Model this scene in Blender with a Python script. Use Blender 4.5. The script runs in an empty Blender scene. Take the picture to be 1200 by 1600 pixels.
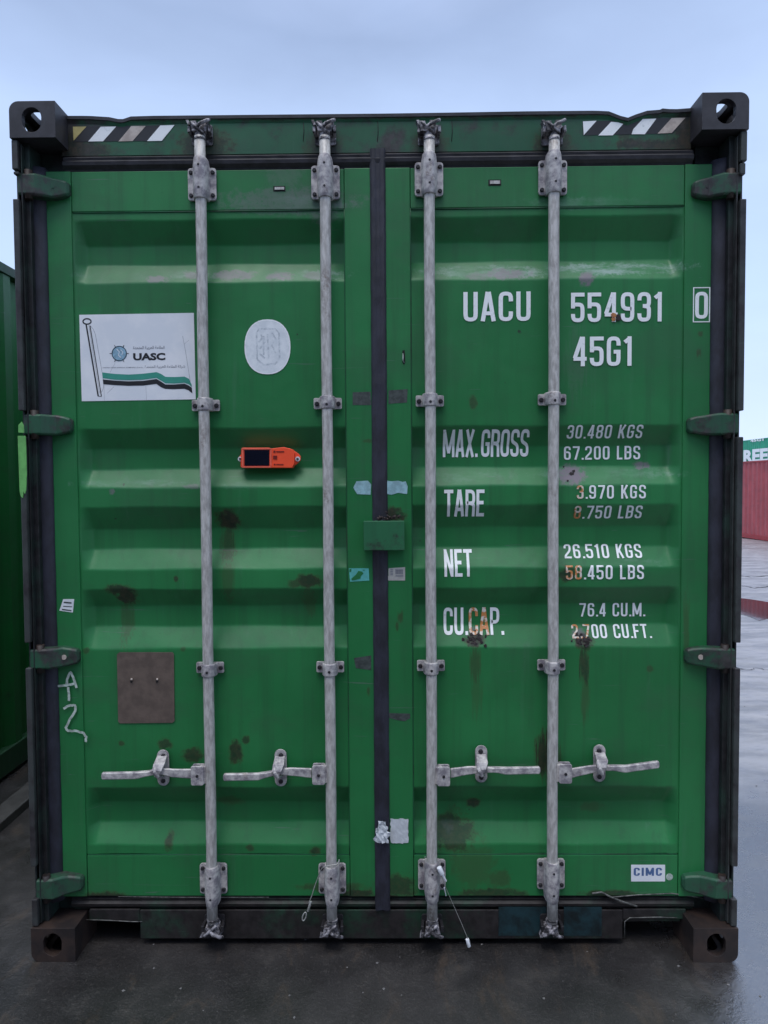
import bpy, bmesh, math, random
from mathutils import Vector, Matrix, Euler
random.seed(7)
SC = bpy.context.scene
COL = SC.collection
R = math.radians

# ------------------------------------------------------------------ camera
HW, H = 1.208, 2.896            # container half width, height
CAM_P = Vector((0.03959, -2.36438, 1.63311))
CAM_E = Euler((math.pi / 2 - 0.039132, 0.006654, 0.010579), 'XYZ')
F = 1109.0                      # focal length in pixels of the 1200 px wide photograph
cd = bpy.data.cameras.new('camera')
cd.sensor_fit = 'HORIZONTAL'; cd.sensor_width = 36.0; cd.lens = F / 1200 * 36
cd.clip_start = 0.05; cd.clip_end = 2000
cam = bpy.data.objects.new('camera', cd); COL.objects.link(cam)
cam.location = CAM_P; cam.rotation_euler = CAM_E
SC.camera = cam
SC.render.resolution_x = 768; SC.render.resolution_y = 1024
SC.view_settings.view_transform = 'Standard'; SC.view_settings.look = 'None'
SC.view_settings.exposure = 0.34; SC.view_settings.gamma = 1.0
SC.view_settings.use_curve_mapping = False

# ------------------------------------------------------------------ sky and sun
w = bpy.data.worlds.new('World'); SC.world = w; w.use_nodes = True
nt = w.node_tree; nt.nodes.clear()
SUN_EL, SUN_AZ = 68, 196         # degrees; azimuth clockwise from +Y
sky = nt.nodes.new('ShaderNodeTexSky'); sky.sky_type = 'NISHITA'; sky.sun_disc = False
sky.sun_elevation = R(SUN_EL); sky.sun_rotation = R(SUN_AZ); sky.dust_density = 2.0
tc = nt.nodes.new('ShaderNodeTexCoord')
sep = nt.nodes.new('ShaderNodeSeparateXYZ'); nt.links.new(tc.outputs['Generated'], sep.inputs[0])
ns = nt.nodes.new('ShaderNodeTexNoise'); ns.inputs['Scale'].default_value = 2.2; ns.inputs['Detail'].default_value = 4
mp = nt.nodes.new('ShaderNodeMapping'); mp.inputs['Scale'].default_value = (1, 1, 2.5)
nt.links.new(tc.outputs['Generated'], mp.inputs[0]); nt.links.new(mp.outputs[0], ns.inputs['Vector'])
ma = nt.nodes.new('ShaderNodeMath'); ma.operation = 'MULTIPLY_ADD'; ma.inputs[1].default_value = 0.16
nt.links.new(ns.outputs['Fac'], ma.inputs[0]); nt.links.new(sep.outputs['Z'], ma.inputs[2])
rp = nt.nodes.new('ShaderNodeValToRGB')
el = rp.color_ramp.elements
el[0].position = 0.05; el[0].color = (0.66, 0.78, 1.02, 1)
el[1].position = 1.0; el[1].color = (1.45, 1.60, 1.85, 1)
e = el.new(0.30); e.color = (0.50, 0.65, 0.95, 1)
e = el.new(0.50); e.color = (0.46, 0.595, 0.87, 1)
e = el.new(0.62); e.color = (0.32, 0.42, 0.64, 1)
e = el.new(0.78); e.color = (0.55, 0.66, 0.95, 1)
nt.links.new(ma.outputs[0], rp.inputs[0])
sc10 = nt.nodes.new('ShaderNodeVectorMath'); sc10.operation = 'SCALE'; sc10.inputs['Scale'].default_value = 10.0
nt.links.new(rp.outputs[0], sc10.inputs[0])
n2 = nt.nodes.new('ShaderNodeTexNoise'); n2.inputs['Scale'].default_value = 3.5; n2.inputs['Detail'].default_value = 6; n2.inputs['Roughness'].default_value = .55; n2.inputs['Distortion'].default_value = .6
nt.links.new(mp.outputs[0], n2.inputs['Vector'])
mr2 = nt.nodes.new('ShaderNodeMapRange'); mr2.inputs['From Min'].default_value = .3; mr2.inputs['From Max'].default_value = .7
mr2.inputs['To Min'].default_value = 9.8; mr2.inputs['To Max'].default_value = 10.8
nt.links.new(n2.outputs['Fac'], mr2.inputs['Value']); nt.links.new(mr2.outputs[0], sc10.inputs['Scale'])
mx = nt.nodes.new('ShaderNodeMix'); mx.data_type = 'RGBA'; mx.inputs['Factor'].default_value = 0.93
nt.links.new(sky.outputs[0], mx.inputs['A']); nt.links.new(sc10.outputs[0], mx.inputs['B'])
bg = nt.nodes.new('ShaderNodeBackground'); bg.inputs['Strength'].default_value = 0.1
nt.links.new(mx.outputs['Result'], bg.inputs[0])
wo = nt.nodes.new('ShaderNodeOutputWorld'); nt.links.new(bg.outputs[0], wo.inputs[0])

sd = bpy.data.lights.new('sun', 'SUN'); sd.energy = 1.1; sd.angle = R(26); sd.color = (1.0, 0.96, 0.92)
sun = bpy.data.objects.new('sun', sd); COL.objects.link(sun)
_d = Vector((math.sin(R(SUN_AZ)) * math.cos(R(SUN_EL)), math.cos(R(SUN_AZ)) * math.cos(R(SUN_EL)), math.sin(R(SUN_EL))))
sun.rotation_euler = (-_d).to_track_quat('-Z', 'Y').to_euler()
sun.location = (0, -4, 8)

# ------------------------------------------------------------------ measuring
_M = CAM_E.to_matrix()
def P(u, v, y):
    """world point on the plane Y = y seen at photograph pixel (u, v)"""
    d = _M @ Vector(((u - 600) / F, -(v - 800) / F, -1.0))
    t = (y - CAM_P.y) / d.y
    return CAM_P + d * t
def G(u, v, z=0.0):
    d = _M @ Vector(((u - 600) / F, -(v - 800) / F, -1.0))
    return CAM_P + d * ((z - CAM_P.z) / d.z)
PX = 1 / 451.0                   # metres per pixel on the doors

YF, YR, YS, YH = 0.088, 0.128, 0.082, 0.092   # door flats, corrugation bottoms, stiles, header
# corrugation profile of the doors, top to bottom: (pixel row at column 440, depth)
_rows = [(342, YF), (382, YR), (413, YR), (440, YF), (668, YF), (700, YR), (732, YR), (761, YF), (791, YF), (825, YR),
         (856, YR), (889, YF), (920, YF), (945, YR), (977, YR), (1013, YF), (1230, YF), (1252, YR), (1282, YR), (1320, YF)]
PROF = [(P(440, v, y).z, y) for v, y in _rows]
def prof(z):
    if z >= PROF[0][0] or z <= PROF[-1][0]: return YF
    for (za, ya), (zb, yb) in zip(PROF, PROF[1:]):
        if zb <= z <= za:
            return ya + (yb - ya) * (za - z) / max(1e-6, za - zb)
    return YF
_sharp = prof
def prof(z, r=.0045):
    return sum(_sharp(z + r*k/3) for k in range(-3, 4)) / 7
def S(u, v, off=0.0):
    """point on the corrugated door sheet seen at pixel (u, v)"""
    y = YF
    for _ in range(30):
        p = P(u, v, y - off); y = 0.5 * y + 0.5 * prof(p.z)
    return P(u, v, y - off)

# ------------------------------------------------------------------ materials
def new_mat(name):
    m = bpy.data.materials.new(name); m.use_nodes = True
    return m, m.node_tree, m.node_tree.nodes['Principled BSDF']
def mnode(t, op, a, b=None, c=None, clamp=False):
    n = t.nodes.new('ShaderNodeMath'); n.operation = op; n.use_clamp = clamp
    for i, x in enumerate((a, b, c)):
        if x is None: continue
        if isinstance(x, (int, float)): n.inputs[i].default_value = x
        else: t.links.new(x, n.inputs[i])
    return n.outputs[0]
def mixc(t, f, a, b):
    n = t.nodes.new('ShaderNodeMix'); n.data_type = 'RGBA'
    for k, x in (('Factor', f), ('A', a), ('B', b)):
        if isinstance(x, tuple): n.inputs[k].default_value = (*x, 1)
        elif isinstance(x, (int, float)): n.inputs[k].default_value = x
        else: t.links.new(x, n.inputs[k])
    return n.outputs['Result']
def noise(t, scale, detail=4, rough=0.6, stretch=None, vec=None, dist=0.0):
    tcn = t.nodes.new('ShaderNodeTexCoord')
    src = tcn.outputs['Object'] if vec is None else vec
    if stretch:
        m = t.nodes.new('ShaderNodeMapping'); m.inputs['Scale'].default_value = stretch
        t.links.new(src, m.inputs[0]); src = m.outputs[0]
    n = t.nodes.new('ShaderNodeTexNoise'); n.inputs['Scale'].default_value = scale
    n.inputs['Detail'].default_value = detail; n.inputs['Roughness'].default_value = rough
    n.inputs['Distortion'].default_value = dist
    t.links.new(src, n.inputs['Vector'])
    return n.outputs['Fac']
def ramp(t, x, lo, hi):
    n = t.nodes.new('ShaderNodeMapRange'); n.interpolation_type = 'SMOOTHSTEP'
    n.inputs['From Min'].default_value = lo; n.inputs['From Max'].default_value = hi
    t.links.new(x, n.inputs['Value']); return n.outputs['Result']
def bump(t, b, h, strength, dist=0.002, prev=None):
    n = t.nodes.new('ShaderNodeBump'); n.inputs['Strength'].default_value = strength
    n.inputs['Distance'].default_value = dist
    t.links.new(h, n.inputs['Height'])
    if prev is not None: t.links.new(prev, n.inputs['Normal'])
    t.links.new(n.outputs[0], b.inputs['Normal']); return n.outputs[0]
def blobs(t, spots, warp):
    vwarp = mnode(t, 'ADD', mnode(t, 'MULTIPLY', mnode(t, 'SUBTRACT', noise(t, 1.0, 5, 0.7, (150, 150, 7)), 0.5), 3.0), mnode(t, 'MULTIPLY', warp, .35))
    """spots: (centre, rx, rz, strength) -> mask, each blob ragged by the warp noise"""
    tcn = t.nodes.new('ShaderNodeTexCoord'); acc = None
    for c, rx, rz, st in spots:
        v = t.nodes.new('ShaderNodeVectorMath'); v.operation = 'MULTIPLY_ADD'
        s = (1 / rx, 0.0, 1 / rz)
        v.inputs[1].default_value = s; v.inputs[2].default_value = (-c.x * s[0], 0, -c.z * s[2])
        t.links.new(tcn.outputs['Object'], v.inputs[0])
        l = t.nodes.new('ShaderNodeVectorMath'); l.operation = 'LENGTH'; t.links.new(v.outputs[0], l.inputs[0])
        d = mnode(t, 'ADD', l.outputs['Value'], vwarp if rz > 1.8*rx else warp)
        mr = t.nodes.new('ShaderNodeMapRange'); mr.interpolation_type = 'SMOOTHSTEP'
        mr.inputs['From Min'].default_value = 1.15; mr.inputs['From Max'].default_value = 0.55
        mr.inputs['To Max'].default_value = st
        t.links.new(d, mr.inputs['Value'])
        acc = mr.outputs[0] if acc is None else mnode(t, 'MAXIMUM', acc, mr.outputs[0])
    return acc

GREEN = (0.015, 0.164, 0.046)
def paint(name, base=GREEN, grime=0.0, grime_col=(0.022, 0.020, 0.020), rough=0.42, rust=(), grey=(), pale=(), gscale=3.0, speck=0.42, spec=0.5):
    m, t, b = new_mat(name)
    big = noise(t, 1.6, 5, 0.6)
    streak = noise(t, 1.0, 5, 0.65, (26, 26, 1.3))
    col = mixc(t, ramp(t, big, 0.3, 0.7), tuple(x * 0.90 for x in base), tuple(min(1, x * 1.12 + 0.004) for x in base))
    col = mixc(t, mnode(t, 'MULTIPLY', ramp(t, streak, 0.46, 0.72), 0.45), col, tuple(x * 0.55 + 0.010 for x in base))
    col = mixc(t, mnode(t, 'MULTIPLY', ramp(t, noise(t, 1.3, 4, 0.6, (18, 18, 1)), 0.60, 0.80), 0.16), col, (0.16, 0.22, 0.20))
    warp = mnode(t, 'MULTIPLY', mnode(t, 'SUBTRACT', noise(t, 34, 6, 0.75), 0.5), 2.2)
    roughv = None
    fade = mnode(t, 'MULTIPLY', ramp(t, noise(t, 2.6, 6, .7, (1, 1, 1.6)), .46, .66), .50)
    col = mixc(t, fade, col, tuple(x * .6 + .02 for x in base))
    scr = ramp(t, noise(t, 5, 3, .5, (1, 1, 26), dist=.6), .715, .735)
    col = mixc(t, mnode(t, 'MULTIPLY', scr, speck*1.2), col, (0.10, 0.15, 0.12))
    if pale:
        pm = mnode(t, 'MULTIPLY', blobs(t, pale, warp), mnode(t, 'MULTIPLY', ramp(t, noise(t, 16, 6, 0.75, (.5, 1, 1.6)), 0.36, 0.66), ramp(t, noise(t, 2.3, 3, .6), .35, .6)))
        col = mixc(t, pm, col, (0.24, 0.34, 0.30))
    if grey:
        gm = blobs(t, grey, warp); col = mixc(t, mnode(t, 'MULTIPLY', gm, ramp(t, noise(t, 70, 4, .7), .25, .5)), col, (0.17, 0.14, 0.17))
    # small chips everywhere
    chips = ramp(t, noise(t, 24, 3, 0.5), 0.735, 0.78)
    col = mixc(t, mnode(t, 'MULTIPLY', chips, speck * 2), col, (0.025, 0.028, 0.022))
    fine = ramp(t, noise(t, 110, 2, 0.5), 0.70, 0.80)
    col = mixc(t, mnode(t, 'MULTIPLY', fine, speck), col, tuple(x * 0.45 for x in base))
    if rust:
        rm = blobs(t, rust, warp); rc = mixc(t, ramp(t, noise(t, 60, 4, 0.7), 0.35, 0.65), (0.012, 0.009, 0.009), (0.042, 0.022, 0.016))
        rc = mixc(t, ramp(t, rm, .25, .85), (0.060, 0.034, 0.016), rc)
        col = mixc(t, mnode(t, 'MULTIPLY', rm, .88), col, rc)
    if grime > 0:
        g = noise(t, gscale, 6, 0.7); gm = ramp(t, g, 0.72 - grime * 0.6, 0.86 - grime * 0.5)
        col = mixc(t, gm, col, mixc(t, ramp(t, noise(t, 30, 5, 0.7), 0.35, 0.65), grime_col, tuple(x * 2.0 + 0.004 for x in grime_col)))
    t.links.new(col, b.inputs['Base Color'])
    rr = t.nodes.new('ShaderNodeMapRange'); rr.inputs['To Min'].default_value = rough - 0.08; rr.inputs['To Max'].default_value = rough + 0.16
    t.links.new(noise(t, 9, 5, 0.7), rr.inputs['Value']); t.links.new(rr.outputs[0], b.inputs['Roughness'])
    b.inputs['Specular IOR Level'].default_value = spec*.8
    n1 = bump(t, b, noise(t, 3.5, 3, 0.5), 0.5, 0.010)
    bump(t, b, noise(t, 160, 3, 0.6), 0.25, 0.0007, n1)
    return m
def plain(name, col, rough=0.5, metal=0.0, var=0.2, scale=20, bmp=0.2, col2=None, stretch=None, spec=0.5, lo=0.35, hi=0.65):
    m, t, b = new_mat(name)
    c2 = col2 if col2 else tuple(x * (1 - var) for x in col)
    c = mixc(t, ramp(t, noise(t, scale, 5, 0.65, stretch), lo, hi), c2, col)
    t.links.new(c, b.inputs['Base Color']); b.inputs['Roughness'].default_value = rough; b.inputs['Metallic'].default_value = metal
    b.inputs['Specular IOR Level'].default_value = spec
    if bmp: bump(t, b, noise(t, scale * 5, 3, 0.6), bmp, 0.001)
    return m

def sp(lst): return [(S(u, v), ru * PX, rv * PX, st) for u, v, ru, rv, st in lst]
RUST = sp([(358, 812, 20, 17, 1), (357, 850, 13, 34, .65), (355, 905, 11, 40, .38), (180, 922, 18, 10, .9), (198, 930, 18, 18, 1), (200, 970, 11, 40, .45),
           (482, 908, 24, 12, .9), (462, 912, 14, 7, .7), (485, 940, 12, 26, .35), (257, 1163, 12, 10, .8), (302, 1180, 20, 13, .85), (368, 1176, 13, 20, .9), (384, 1156, 8, 7, .8),
           (264, 1315, 8, 14, .8), (190, 1162, 6, 5, .7), (135, 1017, 6, 6, .6), (275, 905, 4, 5, .8), (286, 1014, 5, 4, .5), (165, 1400, 40, 9, .9),
           (390, 1325, 7, 6, .7), (492, 1330, 10, 8, .8), (520, 1385, 60, 8, .6), (360, 1250, 22, 10, .4),
           (741, 1000, 17, 12, 1), (744, 1035, 9, 34, .55), (744, 1085, 9, 40, .28), (912, 1002, 16, 14, 1), (913, 1040, 8, 34, .8), (914, 1090, 7, 40, .4),
           (886, 897, 14, 14, .85), (740, 1254, 12, 10, .9), (706, 1300, 40, 34, .8), (848, 1180, 13, 38, .95), (868, 1186, 10, 28, .6), (962, 496, 8, 6, 1),
           (1015, 1045, 6, 6, .5), (1065, 980, 6, 60, .4), (739, 628, 7, 12, .6), (1093, 522, 5, 5, .6), (1090, 552, 4, 8, .6),
           (925, 1260, 20, 9, .35), (770, 1395, 60, 9, .8), (780, 1372, 20, 16, .5), (955, 1396, 50, 7, .8), (740, 1352, 40, 40, .35),
           (620, 1385, 34, 22, .8), (610, 1402, 34, 8, 1), (625, 960, 4, 10, .6), (620, 975, 3, 6, .6), (575, 1080, 3, 8, .6), (575, 690, 9, 4, .5),
           (612, 806, 22, 14, 1), (100, 1378, 30, 14, .9), (560, 1395, 30, 8, .9)])
GREY = sp([(916, 434, 13, 14, .9), (790, 428, 38, 11, .75), (748, 432, 20, 8, .5), (893, 742, 22, 17, 1), (1002, 727, 13, 7, .8), (245, 436, 22, 7, .7), (300, 430, 14, 9, .6), (365, 430, 34, 10, .7),
           (440, 432, 26, 8, .75), (490, 430, 16, 8, .5), (300, 760, 18, 5, .5), (175, 768, 5, 5, .6), (445, 262, 30, 40, .22), (450, 315, 110, 22, .4), (505, 320, 26, 34, .45), (740, 985, 10, 8, .6), (905, 992, 12, 10, .8), (900, 560, 18, 60, .12)])
PALE = sp([(230, 430, 120, 10, .9), (430, 430, 120, 10, .9), (760, 425, 110, 12, .9), (960, 420, 110, 12, 1), (210, 755, 90, 6, .35), (420, 758, 90, 8, .4), (950, 740, 110, 10, .6),
           (728, 745, 60, 10, .4), (440, 318, 120, 12, .35), (915, 318, 110, 10, .3), (960, 880, 90, 8, .35), (918, 1165, 14, 12, .6), (700, 1287, 10, 14, .4)])
M_DOOR = paint('door_green_paint', rust=RUST, grey=GREY, pale=PALE)
M_FRAME = paint('frame_green_paint', (0.014, 0.110, 0.045), grime=0.34, gscale=4)
M_HEADER = paint('header_green_paint', (0.012, 0.095, 0.042), grime=0.44, gscale=5,
    rust=[(P(u, v, YH), a * PX, b_ * PX, s) for u, v, a, b_, s in [(112, 225, 26, 46, 1), (1075, 215, 30, 50, 1), (130, 235, 46, 14, .9), (1040, 226, 60, 9, .9), (318, 232, 46, 34, .8),
         (975, 205, 14, 14, .7), (985, 225, 26, 10, .9), (862, 232, 34, 30, .8), (505, 232, 30, 28, .5), (672, 230, 30, 28, .6), (590, 180, 600, 7, .9)]])
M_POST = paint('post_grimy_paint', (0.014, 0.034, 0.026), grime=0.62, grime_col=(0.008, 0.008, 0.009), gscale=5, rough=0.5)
M_FLANGE = paint('post_edge_worn_steel', (0.042, 0.048, 0.046), grime=0.50, grime_col=(0.017, 0.015, 0.016), gscale=6, rough=0.45)
M_HINGE = paint('hinge_green_paint', (0.016, 0.080, 0.040), grime=0.46, gscale=14, rough=0.45)
M_SILL = paint('sill_grimy_green', (0.010, 0.046, 0.024), grime=0.66, grime_col=(0.009, 0.007, 0.007), gscale=4, rough=0.55)
M_CAST_T = plain('casting_grey_steel', (0.036, 0.034, 0.040), 0.5, var=.3, scale=14, bmp=.4, col2=(0.020, 0.018, 0.021))
M_CAST_B = plain('casting_rusty_steel', (0.034, 0.020, 0.015), 0.6, var=.4, scale=12, bmp=.6, col2=(0.012, 0.008, 0.008))
M_RUB = plain('rubber_gasket', (0.024, 0.025, 0.040), 0.6, var=.3, scale=22, bmp=.6, col2=(0.012, 0.012, 0.019), stretch=(1, 1, .5))
M_RUBD = plain('rubber_dirty', (0.026, 0.025, 0.032), 0.5, var=.3, scale=14, bmp=.6, col2=(0.008, 0.008, 0.010))
M_GALV = plain('galvanised_steel', (0.56, 0.54, 0.51), 0.50, 0.15, scale=60, bmp=.6, col2=(0.33, 0.31, 0.29), stretch=(1.4, 1.4, .4), lo=.32, hi=.66)
M_GALV2 = plain('galvanised_forging', (0.54, 0.51, 0.49), 0.52, 0.1, scale=38, bmp=.4, col2=(0.22, 0.20, 0.22))
for m_, sc_ in ((M_GALV, 7), (M_GALV2, 16)):
    t_ = m_.node_tree; b_ = t_.nodes['Principled BSDF']; src = b_.inputs['Base Color'].links[0].from_socket
    mk = mnode(t_, 'MULTIPLY', mnode(t_, 'MULTIPLY', ramp(t_, noise(t_, sc_, 5, .7, (1.5, 1.5, .6)), .56, .74), ramp(t_, noise(t_, 90, 4, .7), .38, .6)), .75)
    t_.links.new(mixc(t_, mk, src, (0.13, 0.085, 0.06)), b_.inputs['Base Color'])
M_CAM = plain('dirty_cam_forging', (0.36, 0.34, 0.36), 0.55, 0.2, scale=45, bmp=.6, col2=(0.035, 0.032, 0.036), lo=.42, hi=.62)
M_BOLT = plain('dark_bolt_steel', (0.030, 0.028, 0.032), 0.45, 0.3, scale=60, bmp=.3)
M_DARK = plain('near_black', (0.006, 0.006, 0.007), 0.8, bmp=0)  # near-black for slot faces, door backing and small marks
M_WHITE = plain('white_letter_vinyl', (0.84, 0.86, 0.86), 0.45, scale=60, bmp=.1, col2=(0.58, 0.62, 0.62), lo=.26, hi=.44)
M_STK = plain('white_sticker_vinyl', (0.80, 0.81, 0.83), 0.4, scale=7, bmp=.05, col2=(0.70, 0.73, 0.77))
M_BLK = plain('black_print', (0.014, 0.014, 0.017), 0.45, bmp=0)
M_TEAL = plain('teal_print', (0.045, 0.30, 0.22), 0.45, bmp=0, var=.1)
M_SKYB = plain('pale_blue_print', (0.28, 0.47, 0.60), 0.45, scale=90, bmp=0, var=.35)
M_LINE = plain('grey_print', (0.20, 0.21, 0.25), 0.5, bmp=0)
M_YEL = plain('faded_yellow_vinyl', (0.50, 0.42, 0.16), 0.5, scale=20)
M_BEIGE = plain('faded_beige_vinyl', (0.55, 0.48, 0.42), 0.5, scale=24, col2=(0.36, 0.30, 0.26))
M_ORANGE = plain('orange_plastic', (0.95, 0.095, 0.032), 0.42, scale=10, var=.08, bmp=.1)
M_SOLAR = plain('solar_panel', (0.006, 0.007, 0.016), 0.18, scale=8, bmp=0)
M_ODK = plain('dark_red_print', (0.20, 0.012, 0.010), 0.5, bmp=0)
M_TAPE = plain('torn_tape', (0.34, 0.55, 0.60), 0.4, scale=40, var=.35, bmp=.3)
M_TEALT = plain('teal_tape', (0.12, 0.50, 0.46), 0.4, scale=40, var=.25, bmp=.3)
M_PAPER = plain('paper_label', (0.60, 0.63, 0.66), 0.7, scale=30, var=.15, bmp=.4)
M_PINKP = plain('faded_paper_label', (0.44, 0.43, 0.40), 0.7, scale=30, var=.2, bmp=.2)
M_TAUPE = plain('taupe_patch_paint', (0.135, 0.100, 0.080), 0.5, scale=22, var=.3, bmp=.5)
M_SCUFF = plain('tape_residue', (0.060, 0.075, 0.070), 0.6, scale=60, var=.5, bmp=.3)
M_CHALK = plain('white_chalk_paint', (0.52, 0.62, 0.55), 0.7, scale=60, var=.5, bmp=.2)
M_LIME = plain('lime_spray_paint', (0.16, 0.46, 0.12), 0.5, scale=30, var=.25, bmp=.3)
M_CIMC = plain('blue_print', (0.085, 0.16, 0.34), 0.5, bmp=0)
M_RUSTDOT = plain('rusty_letter_stain', (0.50, 0.20, 0.07), 0.6, scale=60, var=.4, bmp=.2)
M_TEALP = plain('teal_touchup_paint', (0.008, 0.034, 0.042), 0.5, scale=14, var=.8, bmp=.3)
M_WIRE = plain('seal_wire_steel', (0.40, 0.40, 0.38), 0.45, 0.4, scale=90, bmp=.3)
M_TAG = plain('white_seal_plastic', (0.75, 0.77, 0.80), 0.4, scale=20, var=.1)

# ------------------------------------------------------------------ mesh helpers
class MB:
    def __init__(s): s.v = []; s.f = []; s.m = []; s.sm = []
    def add(s, vs, fs, mi=0, smooth=False):
        o = len(s.v); s.v += [tuple(v) for v in vs]
        for f in fs: s.f.append([i + o for i in f]); s.m.append(mi); s.sm.append(smooth)
    def box(s, x0, x1, y0, y1, z0, z1, mi=0):
        x0, x1 = sorted((x0, x1)); y0, y1 = sorted((y0, y1)); z0, z1 = sorted((z0, z1))
        s.add([(x0,y0,z0),(x1,y0,z0),(x1,y1,z0),(x0,y1,z0),(x0,y0,z1),(x1,y0,z1),(x1,y1,z1),(x0,y1,z1)],
              [(0,3,2,1),(4,5,6,7),(0,1,5,4),(1,2,6,5),(2,3,7,6),(3,0,4,7)], mi)
    def prism(s, poly, y0, y1, mi=0, y0f=None):
        """polygon in XZ extruded from y0 (front) to y1; y0f(x,z) may bend the front"""
        a = sum(poly[i][0] * poly[(i+1) % len(poly)][1] - poly[(i+1) % len(poly)][0] * poly[i][1] for i in range(len(poly)))
        if a < 0: poly = poly[::-1]
        n = len(poly)
        fr = [(x, y0f(x, z) if y0f else y0, z) for x, z in poly]
        bk = [(x, y1, z) for x, z in poly]
        fs = [list(range(n)), list(range(2*n-1, n-1, -1))] + [[i, i+n, (i+1) % n + n, (i+1) % n] for i in range(n)]
        s.add(fr + bk, fs, mi)
    def cyl(s, p0, p1, r0, r1=None, n=16, mi=0, caps=True):
        r1 = r0 if r1 is None else r1
        p0, p1 = Vector(p0), Vector(p1); q = (p1 - p0).to_track_quat('Z', 'Y')
        vs = [p0 + q @ Vector((r0*math.cos(2*math.pi*i/n), r0*math.sin(2*math.pi*i/n), 0)) for i in range(n)]
        vs += [p1 + q @ Vector((r1*math.cos(2*math.pi*i/n), r1*math.sin(2*math.pi*i/n), 0)) for i in range(n)]
        s.add(vs, [(i, (i+1) % n, (i+1) % n + n, i + n) for i in range(n)], mi, True)
        if caps: s.add(vs, [list(range(n))[::-1], list(range(n, 2*n))], mi)
    def tube(s, pts, r, n=8, mi=0):
        pts = [Vector(p) for p in pts]; rings = []
        for i, p in enumerate(pts):
            t = (pts[min(i+1, len(pts)-1)] - pts[max(i-1, 0)]).normalized()
            up = Vector((0, 1, 0)) if abs(t.y) < .9 else Vector((1, 0, 0))
            a = t.cross(up).normalized(); b = t.cross(a)
            rings += [p + a*r*math.cos(2*math.pi*k/n) + b*r*math.sin(2*math.pi*k/n) for k in range(n)]
        fs = [(i*n+k, i*n+(k+1) % n, (i+1)*n+(k+1) % n, (i+1)*n+k) for i in range(len(pts)-1) for k in range(n)]
        s.add(rings, fs, mi, True)
        s.add(rings, [list(range(n)), list(range(len(rings)-n, len(rings)))[::-1]], mi)
    def loft(s, secs, mi=0, smooth=False, closed=True, caps=True):
        n = len(secs[0]); vs = [p for c in secs for p in c]
        rng = n if closed else n - 1
        fs = [(i*n+k, i*n+(k+1) % n, (i+1)*n+(k+1) % n, (i+1)*n+k) for i in range(len(secs)-1) for k in range(rng)]
        s.add(vs, fs, mi, smooth)
        if caps: s.add(vs, [list(range(n))[::-1], list(range(len(vs)-n, len(vs)))], mi)
    def build(s, name, mats, parent=None, bevel=0, fix=True, seg=2):
        me = bpy.data.meshes.new(name); me.from_pydata(s.v, [], s.f)
        mats = mats if isinstance(mats, (list, tuple)) else [mats]
        for m in mats: me.materials.append(m)
        for p, i, sm in zip(me.polygons, s.m, s.sm): p.material_index = i; p.use_smooth = sm
        if fix:
            bm = bmesh.new(); bm.from_mesh(me); bmesh.ops.remove_doubles(bm, verts=bm.verts, dist=1e-6)
            bmesh.ops.recalc_face_normals(bm, faces=bm.faces); bm.to_mesh(me); bm.free()
        o = bpy.data.objects.new(name, me); COL.objects.link(o)
        if parent is not None: o.parent = parent
        if bevel:
            b = o.modifiers.new('bevel', 'BEVEL'); b.width = bevel; b.segments = seg; b.limit_method = 'ANGLE'; b.angle_limit = R(35)
        return o
def tag(o, label=None, cat=None, group=None, kind=None):
    if label: o['label'] = label
    if cat: o['category'] = cat
    if group: o['group'] = group
    if kind: o['kind'] = kind
    return o
def empty(name, loc=(0, 0, 0), rz=0):
    o = bpy.data.objects.new(name, None); COL.objects.link(o); o.location = loc; o.rotation_euler.z = rz
    o.empty_display_size = 0.1; return o

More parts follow.
